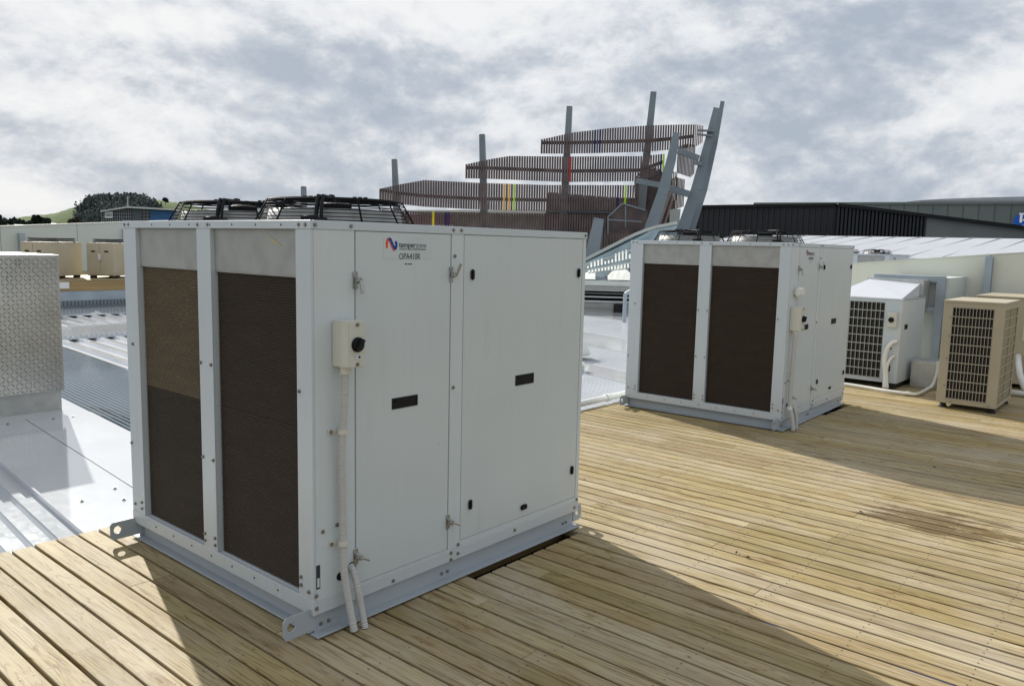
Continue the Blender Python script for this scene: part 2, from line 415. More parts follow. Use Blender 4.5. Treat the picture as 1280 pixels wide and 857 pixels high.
def big_unit(variant):
    root = empty('rooftop_condenser')
    T = .0
    # base rails (channel with outward foot flange and lug ends)
    for y, sgn in ((.024, -1), (L - .024, 1)):
        s = MB()
        s.box((.02, y - .003, .012), (W - .02, y + .003, ZB - .001))
        s.box((-.0, min(y, y + sgn*.052), .010), (W - .005, max(y, y + sgn*.052), .016))
        s.box((-.0, min(y, y + sgn*.03), ZB - .008), (W - .005, max(y, y + sgn*.03), ZB - .002)) if sgn > 0 else None
        ro = s.build('base_rail', M['base'], root, bevel=.001)
        for x0, x1 in ((-.136, .02), (W - .02, W + .06)):
            # lug plate with a round hole and clipped corners
            n = 20; cx = -.098 if x0 < 0 else W + .018; cz = .083; hr = .021 if x0 < 0 else .018
            z0, z1 = .03, .128
            outer = ([(x0 + .012, z0), (x0, z0 + .02), (x0, z1 - .015), (x0 + .015, z1), (x1, z1), (x1, z0 + .0)] if x0 < 0 else
                     [(x0, z0), (x0, z1), (x1 - .015, z1), (x1, z1 - .015), (x1, z0 + .025), (x1 - .02, z0)])
            # rays from the hole centre to the outline
            def hit(a):
                d = Vector((math.cos(a), math.sin(a))); best = 9
                for i in range(len(outer)):
                    p = Vector(outer[i]); q_ = Vector(outer[(i+1) % len(outer)]); e = q_ - p
                    den = d.x * e.y - d.y * e.x
                    if abs(den) < 1e-9: continue
                    w = p - Vector((cx, cz)); t = (w.x * e.y - w.y * e.x) / den; u = (w.x * d.y - w.y * d.x) / den
                    if t > 0 and -1e-6 <= u <= 1 + 1e-6: best = min(best, t)
                return (cx + d.x * best, cz + d.y * best)
            angs = sorted([2*math.pi*k/n for k in range(n)] + [math.atan2(p[1]-cz, p[0]-cx) % (2*math.pi) for p in outer])
            vs = []; fs = []; m_ = len(angs); ya, yb = y - .0035 + sgn*.0035, y + .0035 + sgn*.0035
            for a in angs:
                o_ = hit(a); i_ = (cx + hr*math.cos(a), cz + hr*math.sin(a))
                vs += [(o_[0], ya, o_[1]), (i_[0], ya, i_[1]), (i_[0], yb, i_[1]), (o_[0], yb, o_[1])]
            for k in range(m_):
                a = 4*k; b_ = 4*((k+1) % m_)
                for i in range(4): fs.append((a+i, b_+i, b_+(i+1) % 4, a+(i+1) % 4))
            MB().add(vs, fs).build('lifting_lug', M['base'], ro)
    for x in (.046, W - .03):
        s = MB()
        s.box((x - .002, .031, .014), (x + .003, L - .031, ZB - .002))
        s.box((x - .048 if x < 1 else x, .031, .012), (x if x < 1 else x + .04, L - .031, .018))
        s.box((x - .040 if x < 1 else x, .031, ZB - .010), (x if x < 1 else x + .02, L - .031, ZB - .006))
        s.build('cross_rail', M['base'], root, bevel=.001)
    # packers under the rails
    for x in (.1, .75, W - .08):
        for y in (.0, L - .06): MB().box((x, y, .001), (x + .09, y + .06, .0095)).build('packer', M['wood_beam'], root)
    # dark core
    s = MB(); s.box((.10, .014, ZB + .004), (W - .014, L - .014, ZT - .012)); s.build('casing_core', M['dark'], root)
    # bottom frame and top frame
    s = MB()
    s.box((-.002, -.002, ZB), (.02, L + .002, .168)); s.box((.0202, -.002, ZB), (W + .002, .012, .160))
    s.box((.0202, L - .012, ZB), (W + .002, L + .002, .160)); s.box((W - .012, .0122, ZB), (W + .002, L - .0122, .160))
    s.box((.02, .0122, ZB), (.09, L - .0122, .1685)).build('bottom_frame', M['paint_post'], root, bevel=.0015)
    s = MB()
    s.box((-.003, -.003, 1.714), (.012, L + .003, ZT)); s.box((.0122, -.003, 1.714), (W + .003, .010, ZT))
    s.box((.0122, L - .010, 1.714), (W + .003, L + .003, ZT)); s.box((W - .010, .0102, 1.714), (W + .003, L - .0102, ZT))
    s.build('top_frame', M['paint_post'] if variant == 0 else M['paint_post'], root, bevel=.002)
    s = MB(); s.box((.0122, .0102, ZT - .010), (W - .0102, L - .0102, ZT - .003)); s.build('top_panel', M['galv'], root)
    # posts on the coil face
    for y0, y1 in ((.0, .104), (.776, .900), (1.530, L)):
        s = MB()
        s.box((.0, y0, .1682), (.012, y1, 1.7138))
        if y0 > .01: s.box((.0122, y0, .1682), (.09, y0 + .006, 1.7138))
        if y1 < L - .01: s.box((.0122, y1 - .006, .1682), (.09, y1, 1.7138))
        s.build('corner_post' if y0 < .01 or y1 > 1.6 else 'middle_post', M['paint_post'], root, bevel=.0012)
    for i, (y0, y1) in enumerate(((.104, .776), (.900, 1.530))):
        s = MB(); s.box((.020, y0 + .001, 1.522), (.025, y1 - .001, 1.7135)); s.box((.020, y0+.001, 1.516), (.030, y1 - .001, 1.5218))
        s.build('blank_panel', M['galv_dull'], root, bevel=.001)
        # coil: stacked horizontal fins
        s = MB(); z = .172; pitch = .0115
        vs = []; fs = []; k = 0
        while z < 1.514:
            for dx, dz in ((.0345, 0), (.0275, pitch * .40), (.0275, pitch * .55), (.0345, pitch)):
                vs += [(dx, y0 + .010, z + dz), (dx, y1 - .010, z + dz)]
            for j in range(3): fs.append((k + 2*j, k + 2*j + 1, k + 2*j + 3, k + 2*j + 2))
            k += 8; z += pitch
        s.add(vs, fs)
        s.box((.0335, y0 + .006, .170), (.09, y1 - .006, 1.515))
        co = s.build('condenser_coil', M['coil'], root)
        if i == 1 and not variant:       # upper half coloured paler for sunlight leaking through the fins
            co.data.materials.append(M['coil_sun_tint'])
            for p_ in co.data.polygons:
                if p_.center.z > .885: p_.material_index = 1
            co['label'] = 'coil face, upper half coloured paler for sunlight leaking through, with bent shiny fins'
        MB().box((.0268, y0 + .010, .880), (.030, y1 - .010, .8835)).build('coil_seam', M['coil'], root)
        for k in range(3): screw(co, (.0295, y0 + (y1 - y0) * (.12 + .36 * k), 1.526), '-x')
    # service face panels (normal -y)
    def panel(x0, x1, z0, z1, name, m=M['door'], y=0.0):
        return MB().box((x0, y, z0), (x1, .0125, z1)).build(name, m, root, bevel=.0016, segs=2)
    panel(.0125, .2185, .1602, 1.7138, 'side_panel', M['paint'])
    d1 = panel(.2235, .7865, .172, 1.7120, 'service_door')
    panel(.7915, .8755, .1602, 1.7138, 'divider_strip', M['paint'])
    panel(.7915, 1.8885, .1602, .1905, 'sill_strip', M['paint'], .0004)
    panel(.2185, .7913, .1602, .1700, 'sill_strip', M['paint'], .0004)
    d2 = panel(.8775, 1.8530, .1925, 1.7120, 'service_door')
    panel(1.8570, 1.8885, .1602, 1.7138, 'corner_post', M['paint'], .0006)
    # rear faces
    MB().box((.0125, L - .0125, .1602), (W, L, 1.7138)).build('side_panel', M['paint'], root, bevel=.001)
    MB().box((W - .0122, .0128, .1602), (W, L - .0128, 1.7138)).build('side_panel', M['paint'], root, bevel=.001)
    # access plate outline + label
    if 1:
        s = MB().box((.026, -.0012, .380), (.104, .0, .547)); s.build('access_plate', M['paint'], root)
        lb = MB().box((.014, -.0016, .214), (.033, .0, .318)).build('rating_label', M['ink'], root)
        MB().box((.018, -.0024, .222), (.029, -.0016, .262)).build('label_patch', M['sticker'], lb)
        for x, z in ((.137, .235), (.198, .262)): MB().tube([(x, -.0015, z), (x, .004, z)], .019, 18).build('cable_hole', M['black'], root)
    # recessed handles
    for dr, x0, x1, z0, z1 in ((d1, .425, .58, .925, .975), (d2, 1.28, 1.433, .930, .985)):
        h = MB(); fr = .006
        h.box((x0, -.003, z0), (x1, .001, z0 + fr)).box((x0, -.003, z1 - fr), (x1, .001, z1)).box((x0, -.003, z0 + fr), (x0 + fr, .001, z1 - fr)).box((x1 - fr, -.003, z0 + fr), (x1, .001, z1 - fr))
        h.box((x0 + fr, -.0012, z0 + fr), (x1 - fr, -.0004, z1 - fr)).box((x0 + .02, -.006, z1 - .018), (x1 - .02, -.001, z1 - fr))
        h.build('recessed_handle', M['black'], dr)
    # black turn clips
    for x, z, v in ((.934, 1.522, 1), (1.815, 1.520, 1), (.944, .363, 1), (1.372, .247, 0), (1.81, .365, 1)):
        a, b_ = (.013, .026) if v else (.026, .015)
        MB().box((x - a, -.013, z - b_), (x + a, .0, z + b_)).build('door_clip', M['black'], root if 0 else d2, bevel=.006, segs=2)
    # draw latches
    for x, z, up in ((.221, 1.508, -1), (.789, 1.524, 1), (.221, .300, 0), (.789, .312, 0)):
        l = MB()
        l.box((x - .014, -.004, z - .036), (x + .012, -.0005, z + .036))
        l.box((x - .008, -.018, z - .014), (x + .014, -.0045, z + .014))
        l.tube([(x + .004, -.0185, z), (x + .004, -.030, z)], .013, 12)
        if up == 1: l.bar((x + .006, -.032, z + .002), (x + .03, -.036, z + .052), .018, .005, (0, 1, 0))
        elif up == -1: l.bar((x + .006, -.032, z), (x + .012, -.036, z - .055), .018, .005, (0, 1, 0))
        else: l.bar((x + .006, -.032, z), (x + .045, -.04, z - .02), .009, .009, (0, 1, 0))
        l.tube([(x - .011, -.005, z + .026), (x - .011, -.012, z + .026)], .005, 8)
        l.build('door_latch', M['latch'], root, bevel=.0012)
    # screws
    for x, z in ((.013, .132), (.047, .459), (.012, .187), (.120, .47), (.435, .121), (.811, .112), (.811, .146), (.861, .176), (.86, .130), (1.3, .135), (1.85, .128),
                 (.812, .979), (.812, 1.611), (.02, 1.731), (.198, 1.731), (.80, 1.733), (.853, 1.733), (1.872, 1.733), (1.872, .173)): screw(root, (x, -.0022, z), '-y')
    for x in (.05, .09, .77, .81, W - .12, W - .09): screw(root, (x, .0205, .045), '-y')
    for y, z in ((.03, 1.731), (.075, 1.731), (.79, 1.731), (.88, 1.731), (1.60, 1.731), (1.645, 1.731), (.03, .20), (.085, .215), (.085, .25), (.79, .2), (.79, .235), (.885, .2), (.885, .235),
                 (1.56, .2), (1.56, .235), (1.64, .21), (.086, 1.05), (.79, 1.08), (.885, 1.08), (1.60, 1.1), (1.655, .55), (.79, .62), (.885, .62)): screw(root, (-.001, y, z), '-x')
    s = MB()
    for y in [.2 + .19 * k for k in range(7)]:
        s.tube([(-.0035, y, 1.731), (.001, y, 1.731)], .005, 8); s.tube([(-.0035, y + .06, .137), (.001, y + .06, .137)], .005, 8)
    s.build('rivet_hole', M['black'], root)
    for cy in (.435, 1.245): fan(root, cy)
    # scrap of old tape on the right blank panel
    if variant == 0: MB().prism([(.0195, .315, 1.685), (.0195, .228, 1.645), (.0195, .303, 1.655)], (-.0012, 0, 0)).build('tape_scrap', simple('old_tape', (.42, .38, .22), .5), root)
    # name plate
    np_ = MB().box((.375, -.0012, 1.598), (.665, .0, 1.694)).build('name_sticker', M['sticker'], d1)
    def rib(pts, w, name, m, y):
        b = MB()
        for p, q_ in zip(pts, pts[1:]):
            p = Vector((p[0], y, p[1])); q_ = Vector((q_[0], y, q_[1])); e = (q_ - p).normalized() * w * .25
            b.bar(p - e, q_ + e, w, .0008, (0, 1, 0))
        b.build(name, m, np_)
    k = .00031; ox, oz = .385, 1.690
    def Z(l): return [(ox + (x - 235) * k * 1.02, oz - (z - 160) * k * 1.0) for x, z in l]
    rib(Z([(258, 300), (256, 240), (272, 190), (295, 185), (318, 215), (345, 270), (375, 318), (395, 335)]), .0115, 'emblem', M['red'], -.0020)
    rib(Z([(300, 178), (322, 190), (350, 240), (380, 290), (410, 315), (428, 285), (428, 240), (412, 222)]), .0115, 'emblem', M['blue'], -.0028)
    mm = lambda x, z: face_matrix((x, -.0018, z), (1, 0, 0), (0, 0, 1))
    text('temper', .034, M['ink'], np_, 'lettering', mm(.462, 1.648), .0004, .98)
    text('zone', .034, M['pale_ink'], np_, 'lettering', mm(.562, 1.648), 0, 1.0)
    text('QUALITY AIR CONDITIONING', .0092, M['ink'], np_, 'lettering', mm(.465, 1.637), 0, 1.25)
    text('OPA410R', .038, M['ink'], d1, 'model_lettering', mm(.462, 1.596), 0, .82)
    s = MB()
    for x0, x1 in ((.497, .512), (.516, .541)): s.box((x0, -.001, 1.572), (x1, .0, 1.5765))
    s.build('fine_print', M['ink'], d1)
    # isolator, conduits
    if variant == 0:
        x0, x1, z0, z1, dpt = .100, .197, 1.155, 1.345, .098
    else:
        x0, x1, z0, z1, dpt = .070, .190, .945, 1.165, .098
    xm = x0 + (x1 - x0) * .12
    b = MB(); b.prism([(x0, -.001, z0), (x0, -dpt * .66, z0), (xm, -dpt, z0), (x1, -dpt, z0), (x1, -.001, z0)], (0, 0, z1 - z0))
    iso = b.build('isolator_switch', M['ivory'], root, bevel=.004, segs=2)
    cx = (x0 + x1) / 2 + .006; cz = (z0 + z1) / 2
    kn = MB(); kn.tube([(cx, -dpt, cz), (cx, -dpt - .008, cz)], .031, 28).tube([(cx, -dpt - .008, cz), (cx, -dpt - .014, cz)], .027, 28)
    kn.box((-.008, -.018, -.024), (.008, 0, .026), Matrix.Translation((cx, -dpt - .012, cz)) @ Matrix.Rotation(R(32), 4, 'Y'))
    kn.build('switch_knob', M['black'], iso, bevel=.001)
    sk = MB(); sk.box((cx - .012, -dpt - .003, cz - .062), (cx + .020, -dpt, cz - .042)); sk.build('switch_tag', M['sticker'], iso)
    hk = MB().tube([(cx + .008, -dpt - .0045, cz - .052), (cx + .008, -dpt - .003, cz - .052)], .005, 10); hk.build('padlock_hole', M['black'], iso)
    for zz in (z0 + .013, z1 - .013): screw(iso, (cx, -dpt, zz), '-y')
    gl = MB()
    gx = x0 + .030
    gl.tube([(gx, -.05, z0 - .03), (gx, -.05, z0)], .021, 20); gl.build('cable_gland', M['ivory'], iso, smooth=False)
    if variant == 0:
        conduit(root, [(gx, -.05, z0 - .028), (gx - .001, -.045, 1.0), (gx - .006, -.032, .80), (gx - .002, -.03, .62), (gx - .001, -.034, .40), (gx - .002, -.040, .27), (gx + .014, -.055, .12), (gx + .026, -.072, .004)], .0155, M['conduit'])
        conduit(root, [(.196, .004, .262), (.186, -.028, .250), (.186, -.055, .19), (.2, -.062, .10), (.208, -.080, .004)], .0150, M['conduit'])
        for z in (.395, .880):
            cl = MB().tube([(gx - .001, -.034, z - .011), (gx - .001, -.034, z + .011)], .0225, 16).box((gx - .055, -.008, z - .010), (gx - .012, -.001, z + .010))
            o = cl.build('saddle_clip', M['ivory'], root, bevel=.001); screw(o, (gx - .043, -.008, z), '-y')
    else:
        conduit(root, [(gx, -.05, z0 - .028), (gx, -.045, .70), (gx, -.04, .45), (gx + .0, -.042, .25), (gx + .005, -.07, .12), (gx + .008, -.085, .004)], .020, M['conduit'], ribbed=False)
        conduit(root, [(.190, .004, .262), (.180, -.040, .235), (.182, -.075, .15), (.19, -.08, .004)], .019, M['conduit'], ribbed=False)
        cl = MB().tube([(gx, -.042, .205), (gx, -.042, .235)], .025, 16); cl.build('saddle_clip', M['white_pl'], root)
        MB().box((.118, -.062, 1.255), (.262, -.001, 1.345)).build('sensor_housing', M['white_pl'], root, bevel=.018, segs=3)
    return root

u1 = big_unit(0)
tag(u1, 'large grey-white rooftop condenser filling the left foreground, ribbed conduit down its front', 'air conditioner', 'large condensers with twin dark coils')
u2 = big_unit(1)
u2.location = (5.261, .118, 0); u2.rotation_euler = (0, 0, .0255)
tag(u2, 'large grey-white condenser standing mid-deck with white sensor housing above its isolator', 'air conditioner', 'large condensers with twin dark coils')
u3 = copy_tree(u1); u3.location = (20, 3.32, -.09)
tag(u3, 'white condenser with dark coil peeping over the cream parapet in the distance', 'air conditioner', 'large condensers with twin dark coils')

# ================================================================== DECK
YE = 1.955
def deck():
    s = MB(); pitch = .1113; w = .0998
    hole = [((0.93, 1.80), (-.075, 1.3)), ((6.45, 7.08), (.085, 1.4))]
    x = -3.3; i = 0; rs = random.Random(3); spots = []
    while x < 11.15:
        ye = (YE if x < 3 else YE + .03) + rs.uniform(-.012, .012)
        ww = w - rs.uniform(-.001, .0035); dx = rs.uniform(-.0016, .0016)
        y = ye
        # joints
        cuts = [ye]; yy = ye - rs.choice([.45, .9, 1.35, 1.8, 2.25, 2.7, 3.15])
        while yy > -7.5:
            cuts.append(yy); yy -= rs.choice([2.7, 3.6, 4.5])
        cuts.append(-7.9)
        for a, b in zip(cuts, cuts[1:]):
            ivs = [(b + .0012, a - .0012)]
            for (hx, hy) in hole:
                if x + w > hx[0] and x < hx[1]:
                    nx = []
                    for lo, hi in ivs:
                        if hi > hy[1] and lo < hy[0]: nx += [(hy[1], hi), (lo, hy[0])]
                        elif hy[0] < hi <= hy[1] and lo < hy[0]: nx.append((lo, hy[0]))
                        elif hy[0] <= lo < hy[1] and hi > hy[1]: nx.append((hy[1], hi))
                        elif lo >= hy[0] and hi <= hy[1]: pass
                        else: nx.append((lo, hi))
                    ivs = nx
            dz = rs.uniform(-.0012, .0008)
            for lo, hi in ivs:
                r_ = .0035; x0 = x + dx; x1 = x0 + ww; zt = dz; zb = -.044
                prof = [(x0, zb), (x0, zt - r_), (x0 + r_ * .35, zt - r_ * .35), (x0 + r_, zt), (x1 - r_, zt), (x1 - r_ * .35, zt - r_ * .35), (x1, zt - r_), (x1, zb)]
                s.prism([(p[0], lo, p[1]) for p in prof], (0, hi - lo, 0))
        yj = 1.9
        while yj > -7.4:
            for q_ in (.024, ww - .024):
                spots.append((x + dx + q_ + rs.uniform(-.004, .004), yj + rs.uniform(-.008, .008)))
            yj -= .45
        x += pitch; i += 1
    d = s.build('deck', M['deck']); d['kind'] = 'structure'
    s = MB()
    for x, y in spots:
        vs = [(x, y, .0016)] + [(x + .0036 * math.cos(a), y + .0036 * math.sin(a), .0013) for a in [k * math.pi / 3 for k in range(6)]]
        s.add(vs, [(0, k + 1, (k + 1) % 6 + 1) for k in range(6)])
    o = s.build('deck_screws', M['ink'], d); o['kind'] = 'stuff'
    s = MB()
    yj = 1.92
    while yj > -7.8:
        s.box((-3.3, yj - .022, -.10), (11.15, yj + .022, -.046)); yj -= .45
    MB().box((-3.3, -7.9, -.112), (11.15, YE - .03, -.105)).build('gap_shade_sheet', M['dark'], d)  # black sheet added so the gaps between boards read as deep shade
    s.build('joists', M['wood_beam'], d)
deck()

# ================================================================== ROOF SURFACES
def strip_frame(az):     # s across, t along
    a = R(az); return Vector((math.sin(a), -math.cos(a), 0)), Vector((math.cos(a), math.sin(a), 0))
ZR = -.12
def ribbed(s0, s1, t0, t1, az, pitch, topw, rise, z, name, m, parent=None):
    S, T = strip_frame(az); b = MB(); prof = []
    s = s0; sl = rise * .6
    while s < s1 - 1e-6:
        e = min(s + pitch, s1); c = s + pitch / 2
        prof += [(s, 0)]
        if c + topw / 2 + sl < e: prof += [(c - topw/2 - sl, 0), (c - topw/2, rise), (c + topw/2, rise), (c + topw/2 + sl, 0)]
        s = e
    prof.append((s1, 0))
    vs = []
    for ss, h in prof:
        for t in (t0, t1): vs.append(S * ss + T * t + Vector((0, 0, z + h)))
    b.add(vs, [(2*i, 2*i+1, 2*i+3, 2*i+2) for i in range(len(prof) - 1)])
    return b.build(name, m, parent)
def flat(s0, s1, t0, t1, az, z, name, m, parent=None, th=0):
    S, T = strip_frame(az); b = MB()
    p = [S*s0 + T*t0, S*s1 + T*t0, S*s1 + T*t1, S*s0 + T*t1]
    p = [v + Vector((0, 0, z)) for v in p]
    if th: b.prism(p, (0, 0, th))
    else: b.add(p, [(0, 1, 2, 3)])
    return b.build(name, m, parent)
# broad metal roof
base = MB().box((-6, 1.99, ZR - .1), (60, 18.0, ZR - .04)).build('roof', M['roof']); base['kind'] = 'structure'
S85, T85 = strip_frame(85)
# near left: ribbed, flat with seams, fine corrugate, wide ribs
o = ribbed(-3.4, -.245, 1.99, 14, 85, .135, .055, .030, ZR, 'ribbed_roof_sheet', M['roof_rib']); o['kind'] = 'structure'
b = MB()
def q4(s0, s1, t0, t1, z): return [S85*s0 + T85*t0 + Vector((0,0,z)), S85*s1 + T85*t0 + Vector((0,0,z)), S85*s1 + T85*t1 + Vector((0,0,z)), S85*s0 + T85*t1 + Vector((0,0,z))]
for (s0, s1, t0, t1, z) in ((-.245, .298, 1.75, 5.86, ZR + .004), (.302, .88, 1.75, 5.86, ZR + .007), (-.245, .88, 5.865, 14.0, ZR + .001)):
    b.prism(q4(s0, s1, t0, t1, z), (0, 0, .003))
b.prism(q4(-.262, -.246, 1.85, 9, ZR), (0, 0, .042))
o = b.build('flat_roof_sheet', M['roof']); o['kind'] = 'structure'
b = MB()
for s, t in ((-.02, 5.72), (.12, 5.72), (.5, 5.7), (.68, 5.72), (-.06, 2.9), (.16, 2.75), (.20, 3.05), (.36, 3.0), (.6, 3.1), (-.38, 3.6), (-.5, 2.9), (-.41, 4.4)):
    p = S85*s + T85*t; b.tube([(p.x, p.y, ZR + .008), (p.x, p.y, ZR + .015)], .013, 10)
    b.tube([(p.x, p.y, ZR + .015), (p.x, p.y, ZR + .023)], .008, 8)
o = b.build('roof_screws', M['screw'], None); tag(o, 'small roofing screws dotted over the flat silver roof sheets', 'screws'); o['kind'] = 'stuff'
o = ribbed(.885, 2.12, 1.99, 17.6, 85, .052, .012, .020, ZR - .002, 'corrugated_roof', M['roof_dark']); o['kind'] = 'structure'
o = ribbed(2.13, 9, 3, 17.8, 85, .30, .09, .045, ZR, 'wide_rib_roof', M['roof']); o['kind'] = 'structure'
# raised ribbed cross strip
b = MB(); S, T = S85, T85
for k in range(46):
    x0 = 2.2 + k * .085
    b.box((x0, 11.75, ZR + .05), (x0 + .045, 13.35, ZR + .10))
b.box((2.2, 11.75, ZR + .03), (6.2, 13.35, ZR + .052))
o = b.build('ridge_vent', M['roof_rib']); tag(o, 'finned metal vent strip crossing the bright ribbed roof behind the foreground unit', 'roof vent')
b = MB().box((2.9, 15.9, ZR + .046), (9.5, 17.7, ZR + .056)); o = b.build('flat_roof_sheet', M['roof']); o['kind'] = 'structure'
# middle roof bands, ribs running az 73.6
for s0, s1, kind in ((4.0, 5.62, 1), (5.62, 6.24, 0), (6.24, 7.58, 1), (7.58, 8.95, 0), (8.95, 11.35, 1), (11.35, 15.2, 0)):
    if kind: o = ribbed(s0, s1, 2.4 if s0 < 5 else 3.2, 16, 73.6, .098 if s0 < 9 else .17, .035, .026, ZR + .075, 'ribbed_roof_sheet', M['roof_rib'])
    else: o = flat(s0, s1, 3.2, 16, 73.6, ZR + .080, 'flat_roof_sheet', M['roof'], th=.01)
    o['kind'] = 'structure'
b = MB(); b.box((2.2, YE + .055, -.13), (11.15, YE + .09, -.034)); o = b.build('deck_edge_board', M['wood_beam']); o['kind'] = 'structure'
# white pipe along the deck edge
o = MB().tube([(2.3, 2.06, .045), (5.3, 2.06, .045), (7.5, 2.07, .045)], .034, 16).tube([(5.25, 2.06, .045), (5.33, 2.06, .045)], .042, 16).build('drain_pipe', M['white_pl'], None, smooth=True)
tag(o, 'white plastic pipe lying along the far deck edge between the two large condensers', 'pipe')
# roof cowl peeping out beside unit
cw = empty('roof_vent_cowl', (7.88, 4.42, 0), 0, 'pale domed roof cowl half hidden behind the right edge of the foreground condenser', 'roof vent')
vs = []
b = MB(); b.tube([(0, 0, .05), (0, 0, .11), (0, 0, .17), (0, 0, .215), (0, 0, .23)], [.26, .25, .20, .11, .02], 24); b.build('cowl_cap', M['white_wall'], cw, smooth=True)
b = MB(); b.tube([(0, 0, ZR), (0, 0, .07)], .10, 18); b.build('vent_pipe', M['white_wall'], cw, smooth=True)
vb = empty('vent_box', (6.90, 3.75, 0), 0, 'small pale box with a grey fitting beside the foreground condenser, below the cowl', 'vent box')
MB().box((-.20, -.15, ZR), (.15, .15, .09)).build('box_body', M['white_wall'], vb, bevel=.01)
MB().box((.02, -.16, -.04), (.10, -.151, .05)).build('box_fitting', M['galv_blue'], vb)

# ================================================================== CHECKER PLATE SCREEN
ck = empty('checker_plate_hatch', (0, 6.06, ZR), 0, 'tall aluminium checker plate housing on a grey upstand at the left edge', 'roof hatch')
MB().box((-1.9, .03, 0), (1.24, 1.05, .22)).build('upstand', M['galv_dull'], ck, bevel=.004)
MB().box((-1.95, 0, .212), (1.262, 1.1, 1.588)).build('housing', M['galv_dull'], ck, bevel=.004)
MB().box((-1.955, -.004, 1.584), (1.268, 1.105, 1.592)).build('top_edge', M['galv'], ck)
b = MB(); p = .056; i = 0
x = -1.9
while x < 1.235:
    z = .235; j = 0
    while z < 1.57:
        cx = x; cz = z
        a = R(45 if (i + j) % 2 else -45); l, w = .026, .0082
        ux, uz = math.cos(a), math.sin(a); nx, nz = -uz, ux
        if cx + l*.8 < 1.255:
            vs = [(cx - ux*l, 0, cz - uz*l), (cx + nx*w, 0, cz + nz*w), (cx + ux*l, 0, cz + uz*l), (cx - nx*w, 0, cz - nz*w), (cx - ux*l*.45, -.010, cz - uz*l*.45), (cx + ux*l*.45, -.010, cz + uz*l*.45)]
            b.add(vs, [(0, 3, 4), (3, 2, 5), (3, 5, 4), (2, 1, 5), (1, 0, 4), (1, 4, 5)])
        z += p * .707; j += 1
    x += p * .707; i += 1
b.add([(-1.95, -.0015, .214), (1.26, -.0015, .214), (1.26, -.0015, 1.585), (-1.95, -.0015, 1.585)], [(0, 1, 2, 3)])
b.build('checker_plate', M['checker'], ck)
b = MB()
for x, z in ((1.20, .50), (1.20, .53), (.885, 1.53), (.905, 1.53), (.885, 1.50), (.80, 1.37), (.98, 1.36)): MB().tube([(x, -.012, z), (x, -.001, z)], .010, 8).build('rivet', M['screw'], ck)

# ================================================================== LEFT TIMBER PLATFORM + PARAPET
lp = empty('timber_platform', (0, 18, 0), 0, 'raised timber platform with brown edge beam carrying two distant tan units', 'platform')
MB().box((1.0, .0, .335), (9.5, .06, .575)).build('edge_beam', M['wood_beam'], lp)
b = MB(); y = -.02
while y < 5.2: b.box((1.0, y, .577), (9.5, y + .105, .605)); y += .113
b.build('platform_boards', M['deck'], lp)
MB().box((1.0, .02, .10), (9.5, .05, .333)).build('fascia', M['galv_blue'], lp)
b = MB()
for k in range(90): b.box((2.0 + k*.085, -.005, -.02), (2.05 + k*.085, .019, .098))
b.box((1.0, .02, -.12), (9.5, .05, .098)).build('ribbed_skirt', M['steel_beam'], lp)
MB().box((5.5, -.03, .40), (5.78, .0, .56)).build('junction_box', M['white_pl'], lp)
wl = empty('parapet_wall', (0, 0, 0), 0, 'pale green-grey panel parapet behind the distant tan units at far left', 'wall', 'panel parapets')
def wz(x): return 1.365 + (x - 4.965) * (1.845 - 1.365) / (7.906 - 4.965)
YW = 23.2
def ztop(px, py):
    return on_plane(px, py, Vector((0, YW, 0)), Vector((0, 1, 0)))
a_, b_ = ztop(0, 283.5), ztop(154, 278.3)
sl = (b_.z - a_.z) / (b_.x - a_.x)
def zl(x): return a_.z + (x - a_.x) * sl
xs = [a_.x - 4, a_.x, ztop(97, 300).x, ztop(185, 300).x, ztop(300, 300).x]
for x0, x1 in zip(xs, xs[1:]):
    MB().prism([(x0 + .006, YW, .3), (x1 - .006, YW, .3), (x1 - .006, YW, zl(x1)), (x0 + .006, YW, zl(x0))], (0, .15, 0)).build('wall_panel', M['wall_green'], wl)
b = MB(); 
b.prism([(xs[0], YW - .02, zl(xs[0])), (xs[-1], YW - .02, zl(xs[-1])), (xs[-1], YW - .02, zl(xs[-1]) + .03), (xs[0], YW - .02, zl(xs[0]) + .03)], (0, .2, 0)).build('coping', M['wall_green'], wl)
pa = ztop(27, 330)
MB().box((pa.x - .07, YW - .16, .6), (pa.x + .08, YW - .001, zl(pa.x) - .2)).build('steel_post', M['galv_blue'], wl)
pa = ztop(156, 300)
MB().box((pa.x - .07, YW - .16, .6), (pa.x + .08, YW - .001, zl(pa.x) - .2)).build('steel_post', M['galv_blue'], wl)

